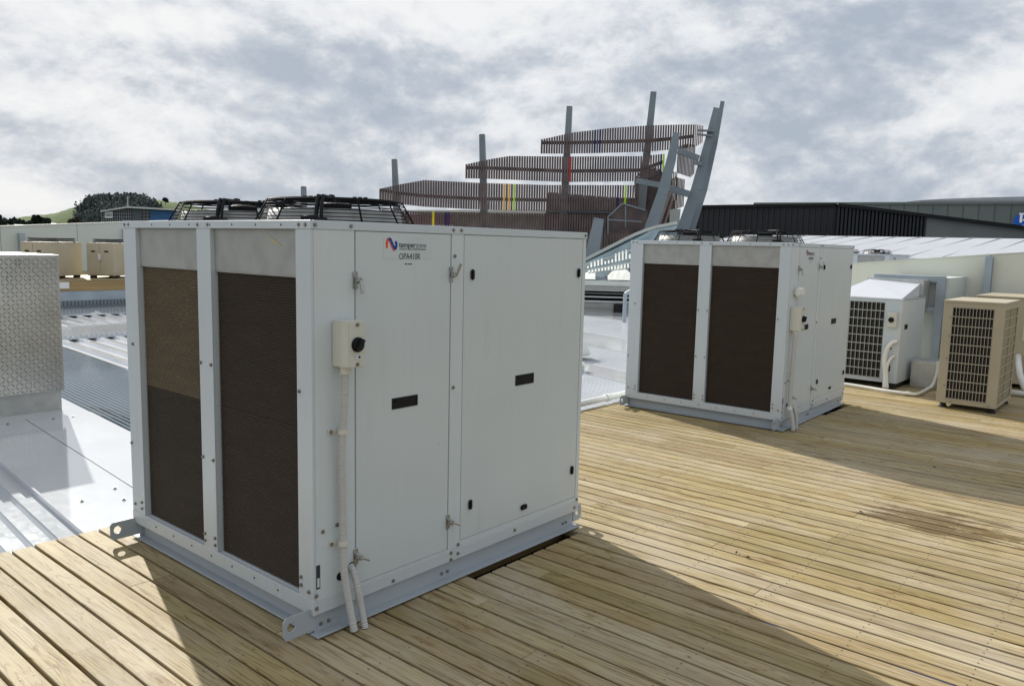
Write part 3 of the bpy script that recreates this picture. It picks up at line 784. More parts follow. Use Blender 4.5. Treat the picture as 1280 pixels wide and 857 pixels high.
def distant_unit(loc, rz, w, d, h, lab):
    r = empty('tan_condenser', loc, rz, lab, 'air conditioner', 'tan condensers on the far timber platform')
    MB().box((0, 0, .06), (w, d, h)).build('casing', M['tan'], r, bevel=.012)
    for x0, x1 in ((.01, w*.5 - .006), (w*.5 + .006, w - .01)):
        dr = MB().box((x0, -.012, .09), (x1, 0, h - .03)).build('door', M['tan'], r)
        xx = (x0 + x1) / 2
        MB().box((xx - .05, -.018, h - .24), (xx + .05, -.012, h - .20)).build('recessed_handle', M['black'], dr)
    MB().box((w*.47, -.08, h*.52), (w*.55, -.0125, h*.7)).build('isolator_switch', M['ivory'], r)
    MB().box((-.012, .02, .09), (0, d - .02, h - .03)).build('side_panel', M['tan'], r)
    b = MB()
    for cy in (d*.27, d*.73):
        for k in range(3): b.ring((w*.5, cy, h + .015 + .03*k), .34 - .02*k, .010, 24, 4)
        for k in range(6):
            t = k * math.pi / 6; c, s_ = math.cos(t)*.33, math.sin(t)*.33
            b.tube([(w*.5 - c, cy - s_, h + .085), (w*.5 + c, cy + s_, h + .085)], .01, 4)
    b.build('fan_guard', M['wire'], r)
    for x in (.1, w - .1):
        for y in (.1, d - .1): MB().box((x - .06, y - .06, 0), (x + .06, y + .06, .06)).build('foot', M['rubber'], r)
    return r
def gp(px, py, z):
    d = ray(px, py); return CAM + d * ((z - CAM.z) / d.z)
c1 = gp(143, 348.0, .607); c2 = gp(58.5, 349.5, .607)
def corner(c, rz, w): return (c.x - w*math.cos(rz), c.y - w*math.sin(rz), .607)
distant_unit(corner(c1, R(-52), .70), R(-52), .70, 1.3, .90, 'tan condenser with white isolator box, nearest the edge of the foreground unit')
distant_unit(corner(c2, R(-52), .60), R(-52), .60, 1.5, .90, 'tan condenser rising behind the checker plate housing on the far platform')

# ================================================================== RIGHT PARAPET
XW = 11.2
rw = empty('parapet_wall', (XW, 0, 0), 0, 'cream panel parapet behind the small units at the right end of the deck', 'wall', 'panel parapets')
def zr(y): return 1.726 - .0968 * (y + .845)
for y0, y1 in ((-6.5, -3.2), (-3.2, -.45), (-.45, 3.4)):
    MB().prism([(0, y0 + .004, -.1), (0, y1 - .004, -.1), (0, y1 - .004, zr(y1)), (0, y0 + .004, zr(y0))], (.15, 0, 0)).build('wall_panel', M['cream_wall'], rw)
MB().prism([(-.01, -6.5, zr(-6.5)), (-.01, 3.4, zr(3.4)), (-.01, 3.4, zr(3.4) + .012), (-.01, -6.5, zr(-6.5) + .012)], (.18, 0, 0)).build('coping', M['cream_wall'], rw)
b = MB(); yp = -.445
b.box((-.10, yp - .045, .0), (-.092, yp + .045, 1.665)).box((-.012, yp - .045, 0), (-.002, yp + .045, 1.665)).box((-.092, yp - .004, 0), (-.012, yp + .004, 1.665))
b.build('steel_post', M['galv_blue'], rw)

# ================================================================== TAN GRILLE UNIT
def grille(parent, axis, p, a0, a1, z0, z1, nv, nh, m, wv=.0055, wh=.009, nm='grille'):
    b = MB()
    def put(u0, u1, h0, h1, d0, d1):
        if axis == 'x': b.box((p + d0, u0, h0), (p + d1, u1, h1))
        else: b.box((u0, p + d0, h0), (u1, p + d1, h1))
    for i in range(nv + 1):
        u = a0 + (a1 - a0) * i / nv; put(u - wv/2, u + wv/2, z0, z1, -.002, .004)
    for j in range(nh + 1):
        h = z0 + (z1 - z0) * j / nh; put(a0, a1, h - wh/2, h + wh/2, -.006, .0015)
    return b.build(nm, m, parent)
def fins(parent, axis, p, a0, a1, z0, z1, n, m, nm='coil'):
    b = MB()
    for i in range(n):
        u = a0 + (a1 - a0) * (i + .5) / n; w = (a1 - a0) / n * .22
        if axis == 'x': b.box((p, u - w, z0), (p + .03, u + w, z1))
        else: b.box((u - w, p, z0), (u + w, p + .03, z1))
    return b.build(nm, m, parent)
tn = empty('tan_condenser', (7.78, -1.206, 0), 0, 'tan condenser with wire grille front standing on black rubber feet on the deck at right', 'air conditioner')
w, d, z0, z1 = .575, .90, .055, 1.160     # w along y, d along x
yl0, yl1 = w * .165, w * .845              # grille span
MB().box((.05, .02, z0 + .02), (d - .02, w - .02, z1 - .02)).build('casing_core', M['dark'], tn)
b = MB()
b.box((0, 0, z0), (.012, w * .16, z1)).box((0, w * .85, z0), (.012, w, z1)).box((0, w*.16, z0), (.012, w*.85, z0 + .05)).box((0, w*.16, z1 - .045), (.012, w*.85, z1))
b.box((.0122, w - .012, z0), (d, w, z1)).box((d - .012, .012, z0), (d, w - .0122, z1))
b.box((.0122, 0, z0), (d, .012, z0 + .035)).box((.0122, 0, z1 - .05), (d, .012, z1)).box((.0122, 0, z0 + .035), (.05, .012, z1 - .05)).box((d - .04, 0, z0 + .035), (d, .012, z1 - .05))
b.build('casing', M['tan'], tn, bevel=.001)
MB().box((-.008, -.008, z1), (d + .008, w + .008, z1 + .026)).build('top_cover', M['tan'], tn, bevel=.004, segs=2)
gr = grille(tn, 'x', 0, w*.165, w*.845, z0 + .055, z1 - .05, 12, 10, M['grille_tan'], .006, .010)
fins(tn, 'x', .022, w*.165, w*.845, z0 + .05, z1 - .045, 12, M['fin_dark'])
b = MB().box((.05, .012, z0 + .035), (d - .04, .016, z1 - .05)); b.build('side_mesh', M['tan_light'], tn)
grille(tn, 'y', .004, .05, d - .04, z0 + .035, z1 - .05, 2, 10, M['tan'], .02, .012, 'side_grille')
for x, y in ((.06, .05), (d - .07, .05), (.06, w - .06), (d - .07, w - .06)):
    MB().tube([(x, y, 0), (x, y, .012), (x, y, .03), (x, y, .055)], [.045, .045, .03, .035], 14).build('rubber_foot', M['rubber'], tn)
for z in (.25, .55, .8, 1.0): screw(tn, (-.001, w*.88, z), '-x'); 
screw(tn, (-.001, .07, .08), '-x'); screw(tn, (-.001, w*.75, .08), '-x')

t2 = empty('tan_condenser', (9.9, -1.9, 0), 0, 'second tan condenser with pale top, mostly hidden behind the grille-fronted one', 'air conditioner')
MB().box((0, 0, .06), (1.0, 1.34, 1.14)).build('casing', M['tan'], t2, bevel=.003)
MB().box((-.01, -.01, 1.14), (1.01, 1.35, 1.166)).build('top_cover', M['tan'], t2, bevel=.003)
MB().box((-.012, .66, .62), (0, .80, .86)).build('isolator_switch', M['ivory'], t2)
for x, y in ((.1, .1), (.9, .1), (.1, 1.2), (.9, 1.2)): MB().box((x-.05, y-.05, 0), (x+.05, y+.05, .06)).build('rubber_foot', M['rubber'], t2)
o = conduit(None, [(9.88, -1.08, .42), (9.5, -1.14, .38), (9.35, -1.20, .22), (9.32, -1.30, .05), (9.3, -1.5, .04)], .035, M['white_pl'], 'lagged_pipe', False)
tag(o, 'thick white lagged pipe dropping to the deck beside the tan unit at the right edge', 'pipe')
o = MB().tube([(9.25, -1.12, .04), (9.25, -1.9, .04)], .035, 12).tube([(9.25, -1.12, .04), (9.2, -1.06, .16), (9.3, -1.0, .22)], .03, 12).build('lagged_pipe', M['white_pl'], None, smooth=True)
tag(o, 'white pipe run flat on the deck behind the tan grille unit', 'pipe')

# ================================================================== GREY DUCTED UNIT
gu = empty('grey_condenser', (8.6, 0, 0), 0, 'grey condenser with wire grille and white conduits, beneath the sloping duct hood', 'air conditioner')
w, d, z0, z1 = .98, 1.08, .075, 1.105
MB().box((.05, .02, z0 + .01), (d - .02, w - .02, z1 - .01)).build('casing_core', M['dark'], gu)
b = MB(); ga, gb = .20, .93
b.box((0, 0, z0), (.012, ga, z1)).box((0, gb, z0), (.012, w, z1)).box((0, ga, z0), (.012, gb, z0 + .045)).box((0, ga, z1 - .03), (.012, gb, z1))
b.box((.0122, w - .012, z0), (d, w, z1)).box((d - .012, .0122, z0), (d, w - .0122, z1))
b.build('casing', M['paint_post'], gu, bevel=.001)
MB().box((.0122, 0, z0), (.70, .012, z1)).build('side_panel', M['paint'], gu, bevel=.001)
MB().box((.704, 0, z0), (d, .012, z1)).build('side_panel', M['paint'], gu, bevel=.001)
MB().box((-.005, -.005, z1), (d + .005, w + .005, z1 + .014)).build('top_cover', M['galv'], gu, bevel=.003)
grille(gu, 'x', 0, ga, gb, z0 + .05, z1 - .035, 14, 9, M['grille'], .006, .010)
fins(gu, 'x', .022, ga, gb, z0 + .05, z1 - .035, 14, M['fin_dark'])
h = MB().box((.16, -.003, .74), (.30, .001, .80)); h.build('recessed_handle', M['black'], gu)
iso = MB().box((-.06, .045, .775), (-.001, .150, .955)).build('isolator_switch', M['ivory'], gu, bevel=.004)
MB().tube([(-.061, .10, .865), (-.074, .10, .865)], .032, 20).build('switch_knob', M['black'], iso)
MB().box((-.003, .085, .22), (0, .105, .30)).build('rating_label', M['ink'], gu)
MB().tube([(-.003, .10, .51), (.001, .10, .51)], .014, 12).build('cable_hole', M['black'], gu)
conduit(gu, [(.0, .035, .60), (-.05, .075, .585), (-.07, .12, .50), (-.07, .14, .36), (-.07, .12, .2), (-.12, .10, .02)], .026, M['white_pl'], ribbed=False)
conduit(gu, [(.0, .045, .42), (-.03, .07, .40), (-.06, .10, .32), (-.065, .105, .2), (-.11, .07, .02)], .018, M['white_pl'], ribbed=False)
for y in (.03, w - .12): MB().box((.0, y, .0), (d, y + .09, z0 - .002)).build('base_skid', M['rubber'], gu)
# hood with true slope, flanges and plenum
hd = empty('supply_duct', (0, 0, 0), 0, 'galvanised duct hood sloping up from the grey condenser to the cream wall', 'duct')
b = MB()
A = [(8.66, .03, 1.121), (8.66, .90, 1.121), (9.60, .70, 1.325), (9.60, .06, 1.290)]
Bt = [(9.60, .06, 1.121), (9.60, .70, 1.121)]
b.add([A[0], A[1], A[2], A[3], Bt[0], Bt[1]], [(0, 1, 2, 3), (0, 3, 4), (1, 5, 2), (0, 4, 5, 1), (3, 2, 5, 4)])
b.build('hood', M['hood'], hd)
b = MB().box((9.60, .02, 1.13), (9.64, .74, 1.345)); b.build('flange', M['galv'], hd, bevel=.002)
b = MB().box((9.642, .05, .95), (10.05, .70, 1.330)); b.build('plenum', M['galv_dull'], hd, bevel=.002)
b = MB().box((10.052, -.13, .02), (10.15, -.03, 1.385)).box((10.052, .70, .02), (10.15, .78, 1.385)).box((10.052, -.0298, 1.30), (10.14, .6998, 1.385)).box((10.052, -.0298, .9), (10.14, .6998, .96)); b.build('flange', M['galv_blue'], hd, bevel=.002)
b = MB().box((10.152, -.17, .02), (XW - .002, .74, 1.365)); b.build('wall_sleeve', M['wall_green'], hd, bevel=.002)
o = MB().box((0, 0, 0), (.42, .29, .335)).build('steel_box', M['galv'], None, bevel=.004, loc=(9.02, -.34, .002))
tag(o, 'low galvanised steel box on the deck between the grey and the tan condensers', 'box')
o = conduit(None, [(8.39, 1.3, .03), (8.37, .522, .03), (8.25, .0, .03), (8.25, -.24, .03), (8.34, -.32, .03), (8.8, -.31, .03), (8.93, -.33, .06), (8.97, -.36, .20), (8.98, -.36, .36)], .019, M['white_pl'], 'drain_pipe', False)
tag(o, 'thin white drain pipe bending along the deck in front of the grey grille unit', 'pipe')
MB().tube([(8.27, -.20, .03), (8.27, -.25, .03)], .026, 12).build('pipe_coupling', M['white_pl'], o)

# ================================================================== WHITE SLOPING ROOF (right)
wr = empty('white_roof_building', (0, 0, 0), 0, 'low building with a white seamed metal roof beyond the cream parapet', 'building')
def pp(px, py, x): 
    return on_plane(px, py, Vector((x, 0, 0)), Vector((1, 0, 0)))
t0, t1 = pp(952, 293.5, 26), pp(1420, 301.5, 26)
lo = 1.25
E0, E1 = Vector((15.0, t0.y - 1.5, lo)), Vector((15.0, t1.y + 3, lo))
t0 = pp(930, 293.2, 38); t1 = Vector((38, -9.0, pp(1280, 299, 38).z - .05)); E0 = Vector((24.0, t0.y, lo)); E1 = Vector((24.0, -9.0, lo))
b = MB(); b.prism([E0, E1, t1, t0], (0, 0, -.12)); b.build('roof', M['roof_white'], wr)
b = MB()
for k in range(24):
    f = k / 23; yy = t0.y - .2 - f * (t0.y + 8.5)
    p = Vector((24.0, yy, lo)); tz = t0.z + (t1.z - t0.z) * (t0.y - yy) / (t0.y - t1.y)
    q_ = Vector((38, yy, tz))
    b.bar(p + Vector((0,0,.015)), q_ + Vector((0,0,.015)), .035, .035)
b.build('roof_seam', M['frame_grey'], wr)
MB().prism([(24.05, t0.y - .1, -6), (24.05, -9, -6), (24.05, -9, lo - .14), (24.05, t0.y - .1, lo - .14)], (13.8, 0, 0)).build('wall', M['concrete'], wr)

# ================================================================== BLACK GABLED BUILDING + WAREHOUSE
bb = empty('black_gabled_building', (0, 0, 0), 0, 'low black ribbed building with a sloping gable, grey concrete wall at its right', 'building')
P0 = at(862, 259.3, 48); P1 = at(1045, 257, 46)
nrm = Vector((P1.y - P0.y, P0.x - P1.x, 0)).normalized()
G1 = at(1290, 286.5, 52)     # far end of gable wall
dg = (Vector((G1.x, G1.y, 0)) - Vector((P1.x, P1.y, 0))).normalized()
ng = Vector((dg.y, -dg.x, 0))
def wall_pt(px, py, P, n): return on_plane(px, py, Vector((P.x, P.y, 0)), n)
nb = ng if ng.dot(CAM - P1) > 0 else -ng
def cladding(pA, pB, topA, topB, zb, n, nrib, m, name, par, depth=.12):
    b = MB(); b.prism([Vector((pA.x, pA.y, zb)), Vector((pB.x, pB.y, zb)), Vector((pB.x, pB.y, topB)), Vector((pA.x, pA.y, topA))], -n * .3)
    for k in range(nrib):
        f = (k + .5) / nrib; p = Vector((pA.x, pA.y, 0)).lerp(Vector((pB.x, pB.y, 0)), f); h = topA + (topB - topA) * f
        b.bar(Vector((p.x, p.y, zb)) + n*depth*.3, Vector((p.x, p.y, h - .05)) + n*depth*.3, .12, depth, n)
    return b.build(name, m, par)
nf = nrm if nrm.dot(CAM - P1) > 0 else -nrm
cladding(P0, P1, P0.z, P1.z, -6, nf, 26, M['black_clad'], 'side_wall', bb, .06)
K = wall_pt(1158, 270.3, P1, nb)
cladding(P1, K, P1.z, K.z, -6, nb, 24, M['black_clad'], 'gable_wall', bb, .16)
E2 = wall_pt(1330, 291.5, P1, nb)
b = MB(); b.prism([Vector((K.x, K.y, -6)), Vector((E2.x, E2.y, -6)), Vector((E2.x, E2.y, E2.z)), Vector((K.x, K.y, K.z))], -nb * .3); b.build('concrete_wall', M['concrete'], bb)
b = MB(); b.bar(P1 + nb*.1 + Vector((0, 0, .04)), E2 + nb*.1 + Vector((0, 0, .04)), .3, .17, (0, 0, 1)); b.bar(P0 + nf*.1 + Vector((0,0,.04)), P1 + nf*.1 + Vector((0,0,.04)), .3, .14)
b.build('eave_flashing', M['black'], bb)
b = MB(); back = (E2 - P1); off = P0 - P1
b.add([P0, P1, E2, E2 + Vector((off.x, off.y, 0))], [(0, 1, 2, 3)]); b.build('roof', M['black_clad'], bb)

wh = empty('warehouse', (0, 0, 0), 0, 'long grey-green warehouse with a blue round sign at the right horizon', 'building')
A0 = at(943, 253.8, 66); A1 = at(1330, 252.6, 60)
dw = (Vector((A1.x, A1.y, 0)) - Vector((A0.x, A0.y, 0))).normalized(); nw = Vector((dw.y, -dw.x, 0)); nw = nw if nw.dot(CAM - A0) > 0 else -nw
b = MB(); b.prism([Vector((A0.x, A0.y, -6)), Vector((A1.x, A1.y, -6)), A1, A0], -nw * 14); b.build('wall', M['warehouse'], wh)
b = MB()
for k in range(1, 22):
    p = A0.lerp(A1, k / 22); b.bar(Vector((p.x, p.y, -6)) + nw*.01, Vector((p.x, p.y, p.z - .1)) + nw*.01, .04, .03, nw)
b.build('panel_joint', M['joint'], wh)
b = MB(); b.bar(A0 + nw*.03 + Vector((0,0,-.05)), A1 + nw*.03 + Vector((0,0,-.05)), .2, .16); b.build('coping', M['warehouse'], wh)
sc_ = on_plane(1280.9, 277.6, A0 + nw * .12, nw); rad = (on_plane(1295.6, 277.6, A0 + nw*.12, nw) - sc_).length
sg = empty('round_sign', sc_, 0, 'round blue sign with white letters on the warehouse wall at the right edge', 'sign')
vs = []; n = 48; upv = Vector((0, 0, 1))
b = MB(); b.prism([dw * (rad*math.cos(2*math.pi*k/n)) + upv * (rad*math.sin(2*math.pi*k/n)) for k in range(n)], -nw * .12); b.build('disc', M['sign_blue'], sg)
pxm = rad / 14.8
def sgn(px, py, w_, h_): # white block
    c = on_plane(px, py, A0 + nw*.125, nw) - sc_
    return [c, c + dw*w_*pxm, c + dw*w_*pxm - upv*h_*pxm, c - upv*h_*pxm]
b = MB(); b.prism(sgn(1274.3, 266.3, 9.5, 2.4), nw*.03); b.prism(sgn(1275.3, 268.4, 3.2, 11.5), nw*.0305)
b.prism(sgn(1281.0, 268.5, 3.6, 1.0), nw*.0295); b.prism(sgn(1282.4, 268.2, 2.6, 6.2), nw*.0300); b.prism(sgn(1278.4, 274, 6, 2.2), nw*.0310)
b.prism(sgn(1276.6, 281.4, 9, 4.2), nw*.03); b.build('lettering', M['sign_white'], sg)
ww = empty('far_white_roof', (0, 0, 0), 0, 'long shallow white roof showing above the warehouse at the right', 'building')
pts = [(1128, 253), (1150, 250.2), (1176, 248.6), (1225, 247.0), (1330, 244.4)]
for (x0, y0), (x1, y1) in zip(pts, pts[1:]):
    a = at(x0, y0, 82); c = at(x1, y1, 82); b = MB(); b.prism([Vector((a.x, a.y, 2)), Vector((c.x, c.y, 2)), c, a], (12, 3, 0)); b.build('roof', M['roof_white'], ww)
b = MB()
a = at(1150, 251.5, 80); c = at(1330, 250.3, 80); b.bar(a, c, .15, .1); b.build('gutter', M['frame_grey'], ww)

# ================================================================== MIDDLE BUILDING BETWEEN THE UNITS
mb = empty('glazed_roof_building', (0, 0, 0), 0, 'low building with pale beam and sloping glazed roof seen between the two large condensers', 'building')
D0 = 21.5
pL = at(640, 352, D0); pR = at(850, 352, D0)
hdir = Vector((pR.x - pL.x, pR.y - pL.y, 0)).normalized(); nn = Vector((hdir.y, -hdir.x, 0)); nn = nn if nn.dot(CAM - pL) > 0 else -nn
def mp(px, py, off=0): return on_plane(px, py, Vector((pL.x, pL.y, 0)) + nn*off, nn)
def hband(y0, y1, off, th, m, name, pxa=640, pxb=860):
    za, zb = mp(760, y0, off).z, mp(760, y1, off).z; a = mp(pxa, 370, off); c = mp(pxb, 370, off)
    return MB().prism([Vector((a.x, a.y, zb)), Vector((c.x, c.y, zb)), Vector((c.x, c.y, za)), Vector((a.x, a.y, za))], -nn*th).build(name, m, mb)
hband(351, 357, .25, .3, M['white_wall'], 'fascia'); hband(357.2, 364, .2, .3, M['galv_dull'], 'gutter')
hband(364.2, 379, -.6, .2, M['dark'], 'recess')
hband(370.5, 372.2, -.2, .1, M['galv'], 'pipe_run'); hband(376.0, 378.4, -.1, .1, M['galv'], 'pipe_run'); hband(366.4, 367.4, -.2, .08, M['galv_dull'], 'pipe_run')
hband(379.2, 393, 0, .3, M['grey_block'], 'wall'); hband(384, 385, .03, .02, M['galv_dull'], 'ledge')
a = mp(774, 385.5, .04); MB().box((a.x - .12, a.y - .1, a.z - .16), (a.x + .12, a.y + .1, a.z + .12)).build('vent_hole', M['dark'], mb)
# glazed slope
g0, g1 = mp(640, 350.5, .2), mp(860, 350.5, .2)
zf = mp(760, 350.5, .2).z
far = Vector((pL.x, pL.y, 0)) - nn * 6
def fpn(px, py): return on_plane(px, py, far, nn)
q1 = fpn(700, 342.0); q2 = fpn(790, 296.0); q3 = fpn(815, 286); q4_ = fpn(846, 280)
g0.z = g1.z = zf
g = MB(); base0 = Vector((mp(690,350,.2).x, mp(690,350,.2).y, zf)); base1 = Vector((mp(846,350,.2).x, mp(846,350,.2).y, zf))
q0 = fpn(672, 350)
g.add([base0, base1, q4_, q3, q2, q1, q0], [(0, 1, 2, 3, 4, 5, 6)]); g.build('roof_glass', M['glass_roof'], mb)
def lerp_surface(u, v):
    # u across 0..1 , v up 0..1 (v=1 follows the raking edge)
    bot = base0.lerp(base1, u)
    pxu = 690 + u * 155.9
    edge = [(672, 350), (700, 342), (735, 324), (790, 296), (815, 286), (846, 280)]
    for (xa, ya), (xb, yb) in zip(edge, edge[1:]):
        if xa <= pxu <= xb: ye = ya + (yb - ya) * (pxu - xa) / (xb - xa)
    return bot.lerp(fpn(pxu, ye), v)
b = MB(); off = Vector((0, 0, .04))
for v in (.33, .62):
    pts_ = [lerp_surface(u / 12, v) + off for u in range(13)]
    for p, q_ in zip(pts_, pts_[1:]): b.bar(p, q_, .05, .05)
b.build('glazing_rail', M['white_wall'], mb)
pts_ = [lerp_surface(u / 12, 1.0) + off for u in range(13)]; b = MB()
for p, q_ in zip(pts_, pts_[1:]): b.bar(p, q_, .12, .10)
b.build('raking_edge', M['white_wall'], mb); b = MB()
for k in range(30):
    u = .12 + k * .028
    b.bar(lerp_surface(u, .42) + off, lerp_surface(u, .66 if k % 7 < 4 else .52) + off, .05, .03)
for k in range(22):
    u = .30 + k * .026; b.bar(lerp_surface(u, .22) + off, lerp_surface(u, .31) + off, .05, .03)
b.build('glazing_bar', M['white_wall'], mb)
b = MB()
for a0_, b0_ in ((.0, .40),):
    pass
P = [lerp_surface(u / 20, v) for u in range(21) for v in (0, .2 + .12 * math.sin(u * 1.3))]
b.add([p + Vector((0, 0, .02)) for p in P], [(2*i, 2*i+2, 2*i+3, 2*i+1) for i in range(20) if i not in (7, 8)]); b.build('white_roof_strip', M['white_wall'], mb)
dp = mp(781.5, 368, 3.0); dq = on_plane(782, 425, dp, nn)
o = MB().tube([Vector((dp.x, dp.y, dp.z)), Vector((dp.x, dp.y, -.1))], .045, 10).tube([Vector((dp.x, dp.y, dp.z)), Vector((dp.x, dp.y, dp.z)) + hdir*.35 + Vector((0,0,.25))], .045, 10).build('downpipe', M['galv_blue'], None)
tag(o, 'thin grey downpipe standing left of the mid-deck condenser', 'pipe')

# ================================================================== SLATTED FACADE
fc = empty('slatted_screen_structure', at(700, 310, 36) * 1.0, 0, 'tiered brown timber slat screens held on tall grey steel posts and leaning beams', 'building')
FO = fc.location.copy()
PF = at(700, 240, 36); dF = ray(700, 240); fn = -Vector((dF.x, dF.y, 0)).normalized(); ft = Vector((fn.y, -fn.x, 0)); ft = ft if ft.dot(RT) > 0 else -ft
# screen runs slightly away at its left end
ft = (Matrix.Rotation(R(-8), 3, 'Z') @ ft).normalized(); fn = Vector((ft.y, -ft.x, 0)); fn = fn if fn.dot(CAM - PF) > 0 else -fn
def fp(px, py, off=0): return on_plane(px, py, PF + fn * off, fn) - FO
def interp(l, x):
    for (x0, a0, b0), (x1, a1, b1) in zip(l, l[1:]):
        if x0 <= x <= x1:
            t = (x - x0) / (x1 - x0); return a0 + (a1 - a0) * t, b0 + (b1 - b0) * t
    return None
def band(prof, off, name, m, colours=(), step=3.15, rail=.55, offf=None, wpx=.074, depth=.10):
    b = MB(); x = prof[0][0] + .5; cols = []; rs = random.Random(int(off * 100) + 5)
    rp = []
    while x < prof[-1][0]:
        yt, yb = interp(prof, x); o_ = off + (offf(x) if offf else 0)
        t = fp(x, yt, o_); q_ = fp(x, yb, o_)
        t = Vector((q_.x, q_.y, t.z))
        col = None
        for cx, cm in colours:
            if abs(x - cx) < step / 2: col = cm
        tgt = b
        if col: tgt = MB(); cols.append((tgt, col))
        tgt.bar(q_, t, wpx * ((1.35 if col == 'red_slat' else 1.1) if col else 1), depth, fn)
        rp.append((x, o_)); x += step
    o = b.build(name, m, fc)
    for tb, cm in cols:
        c_ = tb.build('coloured_slat', M[cm], o); c_['label'] = cm.replace('_slat', '') + ' slat among the brown ones'
    if rail:
        rb = MB()
        for (xa, oa), (xb, ob) in zip(rp, rp[1:]):
            ya = interp(prof, xa); yb_ = interp(prof, xb)
            zlow = prof_mid
            pa = fp(xa, rail_y(prof, xa, rail), oa - .12); pb = fp(xb, rail_y(prof, xb, rail), ob - .12)
            rb.bar(pa, pb, .07, .14)
        rb.build('rail', M['slat_dark'], o)
    return o
prof_mid = 0
def rail_y(prof, x, f):
    yt, yb = interp(prof, x); return yb - 13.5 if f == .55 else yb - f
def bowR(x0, k): return lambda x: -k * max(0, x - x0) ** 2
band([(676.5, 174.5, 192), (715, 166, 192), (760, 160.5, 191), (810, 157, 189.5), (850, 156, 186), (868, 156, 183.5)], 1.0, 'slat_band', M['slat'], [(743.5, 'navy'), (748, 'navy')], offf=lambda x: -.00012*(x-770)**2)
band([(582.5, 205.5, 223), (610, 199.5, 223.5), (636, 195.2, 224.5), (709, 195.8, 227.5), (800, 195.4, 226.3), (829, 192.5, 216)], .6, 'slat_band', M['slat'], [(711, 'red_slat'), (829, 'lime'), (825.5, 'navy')])
band([(475, 236, 251), (500, 230.5, 255), (530, 225.2, 258.4), (600, 228.8, 262), (680, 231.3, 263.6), (797, 231.6, 263)], .8, 'slat_band', M['slat'], [(629, 'amber'), (636, 'amber'), (643, 'lime'), (773, 'navy'), (780.5, 'lime')])
band([(478, 262, 300), (513, 264, 302), (600, 265.4, 304), (760, 268, 306)], .5, 'slat_band', M['slat'], [(543, 'yellow'), (557, 'navy'), (561, 'purple_slat')], rail=.5)
band([(690, 292, 322), (815, 292, 322)], 2.6, 'slat_band', M['slat_dark'], rail=5, step=3.6)
# prow ends turning away (dense, seen obliquely)
def prow(prof, off, k, name, m, step=1.5, x0=None, w_=.05):
    return band(prof, off, name, m, step=step, rail=None, offf=lambda x: -k * max(0, x - (x0 or prof[0][0])), wpx=w_)
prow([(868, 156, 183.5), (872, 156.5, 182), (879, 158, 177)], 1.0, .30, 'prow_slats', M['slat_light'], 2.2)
prow([(846, 183.5, 216), (855, 180.5, 219), (863, 180.5, 221.5), (867.5, 182, 217)], .2, .25, 'prow_slats', M['slat'], 1.7)
prow([(838, 223, 261), (845, 222, 261.5), (854.5, 224.5, 258)], -.3, .25, 'prow_slats', M['slat'], 1.7)
prow([(794, 224, 250), (809, 207, 252), (827, 213, 252), (846, 215.5, 250)], -.6, .06, 'tower_slats', M['slat'], 2.0)
prow([(790, 250, 300), (842, 250, 300)], -.8, .06, 'tower_slats', M['slat_dark'], 2.2)
band([(682, 240, 300), (700, 241.5, 300), (760, 246.5, 300), (806, 248, 300)], -.3, 'tower_slats', M['slat'], step=2.6, rail=None, wpx=.075)
band([(760, 271.5, 300), (778, 254.5, 300), (807, 263, 300)], 1.6, 'lower_screen', M['slat'], step=2.3, rail=None)
b = MB()      # solid backs of the stair tower behind the dense slats
def slab(poly, off, th): b.prism([fp(x, y, off) for x, y in poly], -fn * th)
slab([(683, 242), (760, 248), (800, 249), (800, 312), (683, 312)], -.9, 1.0)
slab([(795, 226), (809, 209), (826, 214), (840, 218), (840, 300), (795, 300)], -1.6, .8)
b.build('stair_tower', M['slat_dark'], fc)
b = MB(); b.bar(fp(683, 264.5, -.1), fp(806, 266, -.1), .12, .10); b.bar(fp(760, 271, 1.8), fp(778, 254.2, 1.8), .06, .06); b.bar(fp(778, 254.2, 1.8), fp(807, 262.5, 1.8), .06, .06)
b.bar(fp(760, 271, 1.8), fp(760, 300, 1.8), .06, .06); b.bar(fp(782, 258, 1.8), fp(782, 284, 1.8), .05, .05); b.bar(fp(794, 224, 0), fp(808, 207, 0), .07, .07); b.bar(fp(794, 224, 0), fp(794, 252, 0), .07, .07)
b.bar(fp(760, 274.5, 2.2), fp(802, 277, 2.2), .05, .05)
b.build('steel_trim', M['steel_beam'], fc)
# low roof line + red cladding seen behind the bottom screen
b = MB(); b.prism([fp(505, 262.5, -3), fp(690, 262.5, -3), fp(690, 268.5, -3), fp(505, 264.5, -3)], -fn*4); b.build('low_roof', M['white_wall'], fc)
b = MB(); b.prism([fp(470, 267, -4), fp(566, 268, -4), fp(566, 281, -4), fp(470, 281, -4)], -fn*.3); b.build('red_panel', simple('red_panel', (.28, .05, .05), .6), fc)
b = MB(); b.prism([fp(566, 269, -4.2), fp(690, 269.5, -4.2), fp(690, 300, -4.2), fp(566, 300, -4.2)], -fn*.3); b.build('rear_wall', M['grey_block'], fc)
b = MB(); b.prism([fp(837, 262, -1.4), fp(851, 261, -1.4), fp(847, 300, -1.4), fp(837, 300, -1.4)], -fn*1.5); b.build('white_tank', M['white_wall'], fc)
